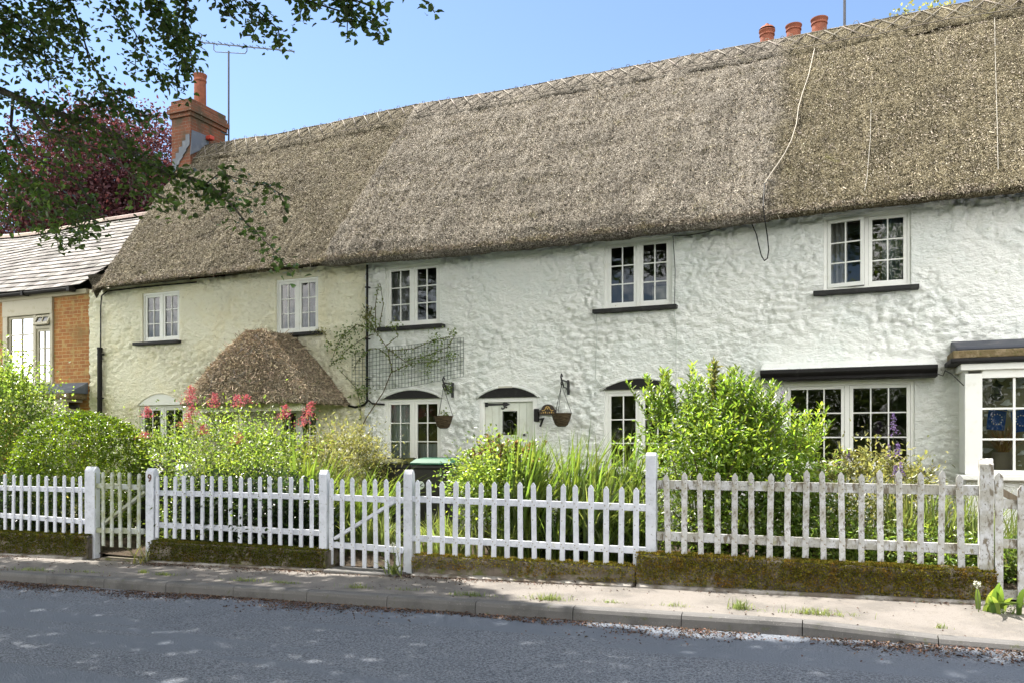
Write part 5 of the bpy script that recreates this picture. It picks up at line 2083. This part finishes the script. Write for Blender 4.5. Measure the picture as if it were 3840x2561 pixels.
for fx, fy, fh in fl:
    Yf = 9.25 + R.uniform(-.1, .1)
    p = W(fx, fy, Yf)
    n = int(170 * fh / .17)
    tt = rng.random(n)
    wid = .045 * (1.15 - tt) + .01
    tilt = .5 if fh > .3 else .05
    P = np.array(p) + np.stack([rng.normal(0, 1, n) * wid + tilt * fh * (tt - .5), rng.normal(0, 1, n) * wid, (tt - .5) * fh], 1)
    V, Q = leafgeo(P, rdir(n), rdir(n), .022, .016)
    npmesh('flower', V, Q, l_red, vs)
    q = MB()
    q.tube([p + Vector((-tilt * fh * .5, 0, -fh * .5)), p + Vector((-tilt * fh * .5 - .03, .1, -fh * .5 - .4))], .005, 5)
    q.build('flower_stalk', m_gstem, vs)
bush('ivy', 'dark ivy and undergrowth behind the pickets between the gates', 'ivy', 425, 742, 1105, 8.95, 11000, .055, .042, l_dark, ry=.26, loose=.35, surf=.6, power=3)
bush('weedy_plant', 'small light weeds at the foot of the black bin', 'plant', 368, 440, 1170, 9.05, 700, .045, .025, l_light, ry=.2, loose=.5, nst=5)
bush('fern_bush', 'feathery pale green shrub behind the sword leaves left of the middle gate', 'shrub', 700, 868, 1000, 10.4, 11000, .065, .018, l_yel, ry=.5, loose=.45, shoots=40, shootlen=.20)
swords('sword_leaf_clump', 'broad dark green sword leaves behind the post left of the braced gate', 'plant', 676, 735, 9.15, 9.7, 70, 1.25, 1.75, (.22, -.08), .048, l_sword, spread=.22)
swords('crocosmia_clump', 'narrow arching leaves leaning right behind the braced gate', 'plant', 700, 860, 9.1, 10.0, 360, .95, 1.5, (.42, -.12), .022, l_sword, spread=.28)
swords('day_lily', 'bright arching grassy leaves low behind the braced gate', 'plant', 770, 925, 8.9, 9.5, 220, .5, .8, (.25, -.15), .016, l_grass, spread=.4)
bush('rose_bush', 'rose bush with pale reddish young leaves in front of the door', 'rose bush', 1058, 1240, 1035, 9.4, 8000, .050, .036, l_light, ry=.5, loose=.5, shoots=34, shootmat=l_pink, shootlen=.24, bottom=.6, lumpy=.35)
swords('iris_clump', 'dense tall sword leaves in front of the door and right arched window', 'plant', 1170, 1440, 9.0, 9.9, 430, 1.15, 1.85, (.20, -.08), .036, l_sword, spread=.17)
swords('crocosmia_clump', 'finer arching leaves right of the tall sword leaves, against the tall post', 'plant', 1360, 1500, 9.0, 9.7, 360, .9, 1.4, (.22, -.15), .020, l_grass, spread=.4)
swords('day_lily', 'sunlit arching grass leaves low behind the clean white fence', 'plant', 960, 1200, 8.85, 9.5, 420, .42, .72, (.12, -.2), .016, l_grass, spread=.5)
swords('grass_clump', 'long dark green grass leaves behind the right half of the clean fence', 'plant', 1200, 1490, 8.85, 9.4, 460, .45, .8, (.1, -.15), .016, l_sword, spread=.4)
bush('low_shrub', 'dark undergrowth at the foot of the sword leaves', 'shrub', 1200, 1500, 1180, 9.3, 4000, .045, .03, l_dark, ry=.3, loose=.4)
big = bush('large_shrub', 'big leafy shrub with upright shoots overhanging the flaking fence', 'shrub', 1485, 1735, 920, 9.35, 10500, .078, .027, l_spear, ry=.6, loose=.4, bottom=1.02, shoots=150, shootlen=.42, nst=40, power=2.1, clump=24, lumpy=.6, lobes=[(1630, 1880, 1005, .95), (1570, 1790, 945, 1.1)])
q = MB()
b0 = wloc(big)
top = W(1640, 830, 9.35)
q.tube([(top.x, 9.35, 2.0), top], [.008, .004], 5)
q.build('tall_shoot', m_stem, big)
n = 150
tt = rng.random(n)
P = np.array([[top.x, 9.35, 2.0]]) + (np.array(top) - np.array([top.x, 9.35, 2.0]))[None] * tt[:, None]
V, Q = leafgeo(P, rdir(n) + np.array([[0, 0, .5]]), rdir(n) * .6 + np.array([[0, 0, 1.0]]), rng.uniform(.06, .12, n), .022)
npmesh('tall_shoot_leaf', V, Q, l_yel, big)
bush('low_shrub', 'leafy green undergrowth behind the left half of the flaking fence', 'shrub', 1515, 1800, 1130, 9.05, 4200, .055, .032, l_light, ry=.3, loose=.5, lumpy=.5)
bush('bushy_perennial', 'dark broad leaved perennial behind the middle of the flaking fence', 'plant', 1700, 1960, 1110, 9.3, 4200, .07, .035, l_mid, ry=.4, loose=.4)
bush('yellow_perennial', 'pale yellow green plant below the broad ground window', 'plant', 1840, 2140, 1068, 9.7, 5200, .060, .026, l_yel, ry=.4, loose=.55, shoots=44, shootlen=.24, lumpy=.35)
bush('low_weeds', 'pale low weeds along the foot of the flaking fence', 'weeds', 1700, 2250, 1215, 8.95, 6500, .05, .024, l_light, ry=.22, loose=.6, power=3)
swords('crocosmia_clump', 'bright upright sword leaves behind the right end of the flaking fence', 'plant', 2020, 2270, 9.0, 9.8, 420, .65, 1.08, (.08, -.05), .022, l_grass, spread=.2)
swords('crocosmia_clump', 'bright sword leaves behind the rotting gate at the right edge', 'plant', 2290, 2440, 9.1, 9.9, 200, .5, .9, (.08, -.05), .022, l_grass, spread=.2)
bush('low_weeds', 'leafy weeds low behind the rotting gate', 'weeds', 2280, 2450, 1260, 8.95, 900, .06, .03, l_mid, ry=.25, loose=.6)
tf = thing('toadflax', W(1790, 1010, 10.6), 'slim purple toadflax spikes left of the broad window', 'flower')
tf2 = thing('toadflax', W(2058, 1060, 9.6), 'slim pale purple toadflax spikes in front of the broad window', 'flower')
for par, lst in ((tf, [(1770, 902, 943, 10.6), (1796, 899, 946, 10.6), (1730, 905, 930, 10.6)]), (tf2, [(2052, 946, 998, 9.6), (2061, 1018, 1048, 9.5), (2040, 1020, 1060, 9.6), (2068, 1060, 1095, 9.3), (1948, 1030, 1060, 9.6), (2056, 1068, 1090, 9.3)])):
    for (px, a, b, Yf) in lst:
        pa, pb = W(px, a, Yf), W(px, b, Yf)
        n = 90
        tt = rng.random(n)
        P = np.array(pb)[None] + (np.array(pa) - np.array(pb))[None] * tt[:, None] + rng.normal(size=(n, 3)) * (.022 * (1.1 - tt))[:, None]
        V, Q = leafgeo(P, rdir(n), rdir(n), .02, .012)
        npmesh('flower_spike', V, Q, l_purple, par)
        q = MB()
        q.tube([pa, (pb.x - .03, pb.y, .4)], [.002, .005], 5)
        q.build('stalk', m_gstem, par)
# house-side low planting
bush('shade_plant', 'dim low plants along the cottage wall right of the bins', 'plant', 1060, 1500, 1075, 11.3, 2600, .06, .03, l_mid, ry=.3, loose=.5)

# weeds on the pavement
w1 = swords('pavement_weed', 'strap leaved weed sprouting on the pavement below the braced gate', 'weed', 898, 918, 8.22, 8.32, 26, .16, .36, (.15, -.5), .026, l_grass, spread=.6, base_z=pave_z(-5) + .0)
w2 = swords('pavement_weed', 'pale straggling weed below the post numbered nine', 'weed', 318, 332, 8.22, 8.35, 22, .14, .42, (-.1, -.2), .022, l_yel, spread=.5, base_z=pave_z(-9.6))
w3 = swords('pavement_weed', 'broad leaved wild garlic with white seed heads at the lower right corner', 'weed', 2262, 2345, 7.9, 8.2, 16, .2, .42, (.25, -.5), .055, l_light, spread=.6, base_z=pave_z(1))
for par, lst, Yf in ((w1, [(902, 1250, 1300), (912, 1262, 1300)], 8.3), (w3, [(2243, 1340, 1435), (2300, 1405, 1440), (2320, 1395, 1440)], 8.0)):
    for px, a, b in lst:
        pa, pb = W(px, a, Yf), W(px + 6, b, Yf)
        q = MB()
        q.tube([pa, pb], .004, 5)
        q.build('stalk', m_gstem, par)
        n = 60
        P = np.array(pa)[None] + rdir(n) * .028
        V, Q = leafgeo(P, rdir(n), rdir(n), .012, .012)
        npmesh('seed_head', V, Q, l_white, par)

# loose grass along kerb and pavement
def grass_stuff():
    parts = []
    for cx, cy, n, sx, sy, h in [(1080, 1366, 170, .30, .03, .07), (1262, 1375, 220, .22, .03, .09), (1400, 1381, 60, .2, .02, .05), (1700, 1396, 180, .12, .04, .12), (1870, 1408, 260, .35, .03, .08), (560, 1331, 160, .35, .03, .06), (650, 1336, 130, .35, .03, .05),
                                 (330, 1312, 110, .1, .02, .07), (380, 1318, 150, .25, .02, .06), (70, 1308, 160, .5, .03, .07), (820, 1348, 110, .18, .02, .08), (1550, 1390, 60, .2, .03, .06), (1305, 1318, 40, .03, .03, .14), (2165, 1452, 40, .06, .02, .06), (930, 1353, 60, .3, .02, .05), (200, 1312, 70, .4, .02, .05)]:
        Yg = 7.27
        px = W(cx, cy, Yg)
        # ground hit along the kerb line
        r = ray(cx, cy)
        tt = (HC - .105 - .021 * px.x) / -r[2]
        X, Y = r[0] * tt, r[1] * tt
        B = np.stack([X + rng.normal(0, sx * .62, n) * (.3 + .7 * rng.random(n)), Y + rng.normal(0, sy, n), np.zeros(n)], 1)
        B[:, 1] = np.maximum(B[:, 1], 7.215)
        B[:, 2] = .100 + .021 * B[:, 0]
        ln = np.stack([rng.normal(0, .5, n), rng.normal(0, .5, n), np.zeros(n)], 1)
        parts.append(bladegeo(B, ln, h * rng.uniform(.3, 1.1, n) ** 1.3, np.full(n, .006), 3))
    V, Q, _ = join(parts)
    o = npmesh('grass', V, Q, l_grass)
    tag(o, 'short grass sprouting along the back of the kerb', 'grass', None, 'stuff')


grass_stuff()


def litter():
    n = 34000
    xs = rng.uniform(-12, 4, n)
    k = rng.random(n)
    y = np.where(k < .74, 7.09 - np.abs(rng.normal(0, .21, n)), np.where(k < .975, 8.40 - np.abs(rng.normal(0, .13, n)), rng.uniform(7.2, 8.4, n)))
    dens = np.array([.42 + 1.15 * noise.noise(Vector((x * .8, yy * 2.0, 4))) + .35 * noise.noise(Vector((x * 3, yy * 6, 1))) for x, yy in zip(xs, y)])
    keep = (dens > rng.random(n) * .9)
    xs, y = xs[keep], y[keep]
    m = len(xs)
    z = np.where(y < 7.10, .021 * xs + .012 * np.cos((y - 2.2) * .55) + .008, .105 + .021 * xs + .008 - .075 * np.clip((xs + .2) / 1.1, 0, 1) * np.clip(1 - (y - 7.2) / .7, 0, 1))
    P = np.stack([xs, y, z], 1)
    D = unit(rdir(m) * np.array([[1, 1, .25]]))
    N = unit(np.array([[0, 0, 1.0]]) + rdir(m) * .55)
    V, Q = leafgeo(P, D, N, rng.uniform(.008, .030, m) * (1 + (rng.random(m) < .06) * .9), rng.uniform(.006, .022, m), .6, .25)
    o = npmesh('fallen_leaves', V, Q, m_litter)
    tag(o, 'brown fallen leaves and husks drifted along the kerb', 'leaf litter', None, 'stuff')


litter()

# ------------------------------------------------------------------ the overhanging tree
def overhang():
    t = thing('overhanging_tree', (-9.0, .4, -.2), 'broadleaf street tree whose dark branches hang into the top left', 'tree')
    q = MB()
    trunk = [Vector((-9.0, .4, -.3)), Vector((-8.95, .5, 1.5)), Vector((-9.05, .8, 3.5)), Vector((-8.9, 1.2, 5.5)), Vector((-8.6, 1.8, 8)), Vector((-8.4, 2.4, 11))]
    q.tube(trunk, [.42, .34, .30, .26, .20, .10], 14)
    q.build('trunk', m_bark, t, smooth=True)
    br = MB()
    LP, LD = [], []

    def leafy(a, b, dens, spread, droop=.35):
        n = int((b - a).length * dens * .66)
        for _ in range(n):
            p = a.lerp(b, R.random()) + Vector((R.gauss(0, spread), R.gauss(0, spread * 1.3), R.gauss(0, spread) - spread * .3))
            LP.append(p)
            LD.append(Vector((R.gauss(0, 1), R.gauss(0, 1), R.gauss(-droop, .5))))

    def spray(pts, Y, r0, dens, spread, twigs=0, tl=.4, fromw=None):
        P = [W(a, b, Y + dy) for (a, b, dy) in [(p[0], p[1], p[2] if len(p) > 2 else 0) for p in pts]]
        if fromw is not None: P = [fromw, fromw.lerp(P[0], .55) + Vector((0, 0, .5))] + P
        br.tube(P, [max(.006, r0 * (1 - .85 * i / (len(P) - 1))) for i in range(len(P))], 6)
        s0 = 2 if fromw is not None else 0
        for a, b in zip(P[s0:-1], P[s0 + 1:]):
            leafy(a, b, dens, spread)
            for _ in range(int(twigs * (b - a).length)):
                o = a.lerp(b, R.random())
                e = o + (b - a).normalized() * R.uniform(.2, 1) * tl + Vector((R.gauss(0, .5), R.gauss(0, .5), R.gauss(-.35, .35))) * tl
                br.tube([o, o.lerp(e, .5) + Vector((0, 0, .02)), e], [.008, .006, .003], 4)
                leafy(o, e, dens * 1.1, spread * .75)

    lim1, lim2 = trunk[3], trunk[4]
    Y = 7.2
    # main lower branch and its hanging arms
    spray([(-60, 200), (0, 208), (46, 228), (95, 246), (158, 270), (211, 281), (260, 310), (320, 365), (385, 398), (440, 410), (500, 440), (540, 480), (572, 522)], Y, .060, 95, .10, 4.5, .55, lim1)
    spray([(360, 395), (420, 405), (470, 425), (505, 398), (560, 415), (620, 430), (668, 462)], Y, .014, 55, .05, 4, .22)
    spray([(158, 270), (230, 235), (280, 235), (325, 268)], Y, .018, 120, .08, 3, .3)
    spray([(60, 235), (110, 300), (180, 330), (260, 360), (330, 430), (400, 470)], Y - .3, .022, 52, .10, 4.5, .5)
    spray([(30, 225), (25, 290), (60, 350), (120, 385), (180, 420), (210, 470), (205, 515)], Y + .2, .022, 45, .10, 4.5, .45)
    spray([(-60, 350), (0, 395), (60, 425), (130, 460), (190, 490), (222, 510)], Y - .2, .03, 115, .10, 5, .5, lim1 + Vector((0, 0, -.4)))
    spray([(-70, 260), (-10, 300), (15, 350), (20, 430), (10, 480)], Y, .02, 60, .12, 4, .4)
    spray([(-40, 420), (30, 470), (90, 505), (150, 540), (185, 548)], Y, .016, 60, .07, 4, .35)
    # upper sprays hanging from above the frame
    spray([(-80, -40), (0, 10), (60, 60), (100, 110), (110, 150)], Y + .3, .03, 165, .17, 5, .5, lim2)
    spray([(-60, 40), (10, 80), (50, 130), (70, 140)], Y, .02, 150, .14, 4, .4)
    spray([(120, -60), (170, 20), (190, 80), (205, 140), (240, 190), (290, 235), (320, 262)], Y + .2, .022, 95, .09, 4.5, .38, lim2)
    spray([(230, -60), (270, 0), (300, 60), (330, 110), (345, 150)], Y + .4, .020, 150, .12, 4, .4, lim2)
    spray([(330, -60), (365, 20), (395, 80), (420, 125), (410, 165), (385, 200)], Y + .2, .022, 190, .085, 5, .28, lim2)
    spray([(440, -60), (428, 0), (420, 50), (435, 100), (440, 140)], Y, .018, 170, .07, 4, .2)
    spray([(60, -60), (120, 10), (150, 50)], Y, .02, 220, .17, 4, .5)
    spray([(500, -70), (560, 0), (610, 40), (640, 70), (640, 100)], Y + .3, .020, 120, .08, 4.5, .3, lim2)
    spray([(480, -50), (520, 20), (540, 40)], Y, .016, 110, .07, 3, .25)
    spray([(640, -60), (700, 0), (760, 20), (830, 40), (885, 60)], Y + .2, .016, 125, .06, 5, .26)
    spray([(700, -60), (790, -10), (860, 20), (890, 40)], Y, .014, 120, .06, 4, .22)
    spray([(900, -70), (960, -10), (985, 10), (998, 30)], Y, .010, 80, .04, 3, .18)
    P, D = np.array([tuple(v) for v in LP]), np.array([tuple(v) for v in LD])
    n = len(P)
    g1 = leafgeo(P, unit(D), unit(np.array([[0, 0, 1.0]]) + rdir(n) * .8), rng.uniform(.052, .100, n), rng.uniform(.044, .078, n), .3, .15)
    # crown above and to the left of the view, which shades the road
    m = 170000
    X = rng.uniform(-19.0, 1.5, m)
    Yc = rng.uniform(-3.5, 12.8, m)
    Z = rng.uniform(7.2, 13.0, m)
    dz = np.array([noise.noise(Vector((x * .42, y * .42, z * .3))) + .6 * noise.noise(Vector((x * 1.3, y * 1.3, z * .5 + 5))) for x, y, z in zip(X, Yc, Z)])
    edge = 10.7 + .55 * np.sin(X * 1.1) + .35 * np.sin(X * 2.7 + 1)
    gx, gy = X + .555 * Z, Yc - .16 * Z
    keep = (dz > -.66) & (Yc < edge + 1.5 + (Z - 9) * .35) & (((X + 8.5) / 10.5) ** 2 + ((Yc - 4.0) / 8.5) ** 2 < 1.05)
    keep &= gy < 7.05 + .30 * np.sin(gx * 1.3) - .40 * np.clip(gx + .2, 0, 2) + .75 * np.clip(-gx - 3.0, 0, 1.7)
    X, Yc, Z = X[keep], Yc[keep], Z[keep]
    zc = -sT * X + cT * Yc
    py = np.where(zc > .3, (HY - F * (Z - HC) / np.maximum(zc, .3)), -999)
    pxx = np.where(zc > .3, 1920 + F * (cT * X + sT * Yc) / np.maximum(zc, .3), -999)
    infr = (zc > .3) & (py > -60) & (pxx > -80) & (pxx < 3900)
    X, Yc, Z = X[~infr], Yc[~infr], Z[~infr]
    P = np.stack([X, Yc, Z], 1)
    n = len(P)
    g2 = leafgeo(P, rdir(n), unit(np.array([[0, 0, 1.0]]) + rdir(n) * .7), rng.uniform(.14, .205, n), rng.uniform(.10, .15, n))
    V, Q, mi = join([g1, g2])
    for k in range(46):
        e = Vector(P[R.randrange(n)])
        s = trunk[R.choice([3, 4, 4, 5])]
        mid = s.lerp(e, .5) + Vector((R.uniform(-.4, .4), R.uniform(-.4, .4), .5))
        pts = [s, mid, e]
        bad = False
        for f in [i / 12 for i in range(13)]:
            w_ = s.lerp(mid, f * 2) if f < .5 else mid.lerp(e, f * 2 - 1)
            if depth(w_) > .3:
                u_, v_ = pix(w_)
                if -30 < u_ < 2400 and v_ > -30: bad = True
        if bad: continue
        br.tube(pts, [.10, .05, .015], 6)
    br.build('branch', m_bark, t, smooth=True)
    npmesh('foliage', V, Q, l_tree, t)


overhang()


# ------------------------------------------------------------------ distant trees
def far_tree(name, label, cx, cy, zc, rx, ry, rz, n, L, mat, trunk_h, nclump=120, seed=1, mat2=None):
    t = thing(name, (cx, cy, 0), label, 'tree')
    q = MB()
    q.tube([(cx, cy, -.2), (cx + .2, cy, trunk_h * .5), (cx, cy, trunk_h)], [.45, .36, .22], 12)
    d0 = Vector((cx, cy, trunk_h * .8))
    d = rdir(nclump)
    rad = np.where(rng.random((nclump, 1)) < .7, rng.uniform(.75, 1.02, (nclump, 1)), rng.uniform(.2, .8, (nclump, 1)))
    C = np.array([[cx, cy, zc]]) + d * rad * np.array([[rx, ry, rz]]) * np.array([1 + .2 * noise.noise(Vector(v) * 2 + Vector((seed, 0, 0))) for v in d])[:, None]
    for i in range(24):
        e = Vector(C[R.randrange(nclump)])
        q.tube([d0, d0.lerp(e, .5) + Vector((0, 0, .3)), e], [.14, .07, .02], 6)
    q.build('trunk', m_bark, t)
    per = n // nclump
    P = np.repeat(C, per, 0)
    m = len(P)
    P = P + rng.normal(size=(m, 3)) * np.array([[rx, ry, rz]]) * .14
    V, Q = leafgeo(P, rdir(m) + np.array([[0, 0, -.2]]), unit(np.array([[0, 0, 1.0]]) + rdir(m) * .8), L * rng.uniform(.6, 1.3, m), L * .7 * rng.uniform(.6, 1.2, m))
    npmesh('crown', V, Q, mat, t)
    return t


c = W(235, 450, 33)
far_tree('copper_beech', 'dark red copper beech rising behind the slate roof', c.x, 33, c.z - 1.6, 5.8, 4.5, 5.8, 90000, .20, l_beech, c.z - 3, 420, 2)
c = W(2120, 60, 24)
rb = far_tree('roadside_tree', 'light green tree tips showing above the ridge at the top right', c.x, 24, c.z - 3.2, 3.2, 2.5, 2.8, 7000, .11, l_light, c.z - 3, 60, 5)
q = MB()
PL = []
for px, py in [(2060, 28), (2083, 12), (2085, 30), (2110, 30), (2140, 5), (2150, 15), (2162, 22), (2180, 5), (2195, 10), (2240, 0), (2072, 40)]:
    p = W(px, py, 24)
    b = Vector((p.x + R.uniform(-.3, .3), 24, p.z - 1.6))
    q.tube([b, p], [.015, .005], 4)
    for _ in range(34):
        PL.append(Vector(p.lerp(b, R.random() ** 2 * .5)) + Vector((R.gauss(0, .09), R.gauss(0, .09), R.gauss(0, .08))))
q.build('twig', m_stem, rb)
PL = np.array([tuple(v) for v in PL])
V, Q = leafgeo(PL, rdir(len(PL)), rdir(len(PL)) + np.array([[0, 0, .8]]), .10, .07)
npmesh('twig_leaf', V, Q, l_yel, rb)
# planting across the road, seen only as reflections in the panes
th_ = thing('hedge', (0, -8, 0), 'long green hedge across the road, mirrored in the panes', 'hedge')
n = 42000
P = np.stack([rng.uniform(-24, 20, n), -8 + rng.uniform(-.9, .9, n), rng.uniform(0, 4.3, n)], 1)
P[:, 2] += .25 * np.sin(P[:, 0] * 1.7)
V, Q = leafgeo(P, rdir(n), rdir(n), .22, .16)
npmesh('foliage', V, Q, l_mid, th_)
for i, (x, y, zc, r) in enumerate([(-3.5, -10.5, 7.0, 3.4), (2.4, -13.5, 7.6, 3.3)]):
    far_tree('hedgerow_tree', ['dense tree by the hedge across the road, mirrored in the upper panes', 'round tree beyond the hedge across the road, mirrored in the right panes'][i], x, y, zc, r, r, r * 1.1, 6000, .2, l_mid, zc, 70, i + 3)

# ------------------------------------------------------------------ light, sky, camera
EL, AZ = math.radians(60), math.radians(-74)
wd = bpy.data.worlds.new('World')
S.world = wd
wd.use_nodes = True
nt = wd.node_tree
nt.nodes.clear()
sk = nt.nodes.new('ShaderNodeTexSky')
sk.sky_type = 'NISHITA'
sk.sun_disc = False
sk.sun_elevation = EL
sk.sun_rotation = AZ % (2 * math.pi)
sk.altitude = 100
sk.air_density = 1.0
sk.dust_density = .3
sk.ozone_density = 2.0
bg = nt.nodes.new('ShaderNodeBackground')
bg.inputs['Strength'].default_value = .074
nt.links.new(sk.outputs[0], bg.inputs[0])
# unseen bright clouds added behind the camera to fill the shaded facade
tc = nt.nodes.new('ShaderNodeTexCoord')
sp = nt.nodes.new('ShaderNodeSeparateXYZ')
nt.links.new(tc.outputs['Generated'], sp.inputs[0])
nz = nt.nodes.new('ShaderNodeTexNoise')
nz.inputs['Scale'].default_value = 2.6
nz.inputs['Detail'].default_value = 7
nz.inputs['Roughness'].default_value = .55
nt.links.new(tc.outputs['Generated'], nz.inputs['Vector'])


def mr(src, a, b):
    m = nt.nodes.new('ShaderNodeMapRange')
    m.interpolation_type = 'SMOOTHSTEP'
    m.inputs['From Min'].default_value = a
    m.inputs['From Max'].default_value = b
    nt.links.new(src, m.inputs['Value'])
    return m.outputs[0]


mu = nt.nodes.new('ShaderNodeMath')
mu.operation = 'MULTIPLY'
nt.links.new(mr(nz.outputs['Fac'], .36, .56), mu.inputs[0])
nt.links.new(mr(sp.outputs['Y'], .05, -.30), mu.inputs[1])
cl = nt.nodes.new('ShaderNodeBackground')
cl.inputs['Color'].default_value = (1, .98, .95, 1)
cl.inputs['Strength'].default_value = 1.8
mx = nt.nodes.new('ShaderNodeMixShader')
nt.links.new(mu.outputs[0], mx.inputs[0])
nt.links.new(bg.outputs[0], mx.inputs[1])
nt.links.new(cl.outputs[0], mx.inputs[2])
wo_ = nt.nodes.new('ShaderNodeOutputWorld')
nt.links.new(mx.outputs[0], wo_.inputs[0])
sd = bpy.data.lights.new('sun', 'SUN')
sd.energy = 4.7
sd.angle = math.radians(.5)
sd.color = (1.0, .95, .86)
so = bpy.data.objects.new('sun', sd)
col.objects.link(so)
sdir = Vector((math.sin(AZ) * math.cos(EL), math.cos(AZ) * math.cos(EL), math.sin(EL)))
so.rotation_euler = sdir.to_track_quat('Z', 'Y').to_euler()
so.location = sdir * 40

cam = bpy.data.cameras.new('camera')
co = bpy.data.objects.new('camera', cam)
col.objects.link(co)
co.location = (0, 0, HC)
co.rotation_euler = (math.pi / 2, 0, TH)
cam.sensor_width = 36
cam.lens = F / 3840 * 36
cam.shift_y = (HY - 1280.5) / 3840
cam.clip_end = 2000
S.camera = co
S.view_settings.view_transform = 'Standard'
S.view_settings.look = 'None'
S.view_settings.gamma = 1
S.view_settings.exposure = 1.66
S.render.engine = 'CYCLES'
S.cycles.max_bounces = 10
S.cycles.diffuse_bounces = 5
S.cycles.transparent_max_bounces = 12
S.cycles.caustics_reflective = False
S.cycles.caustics_refractive = False
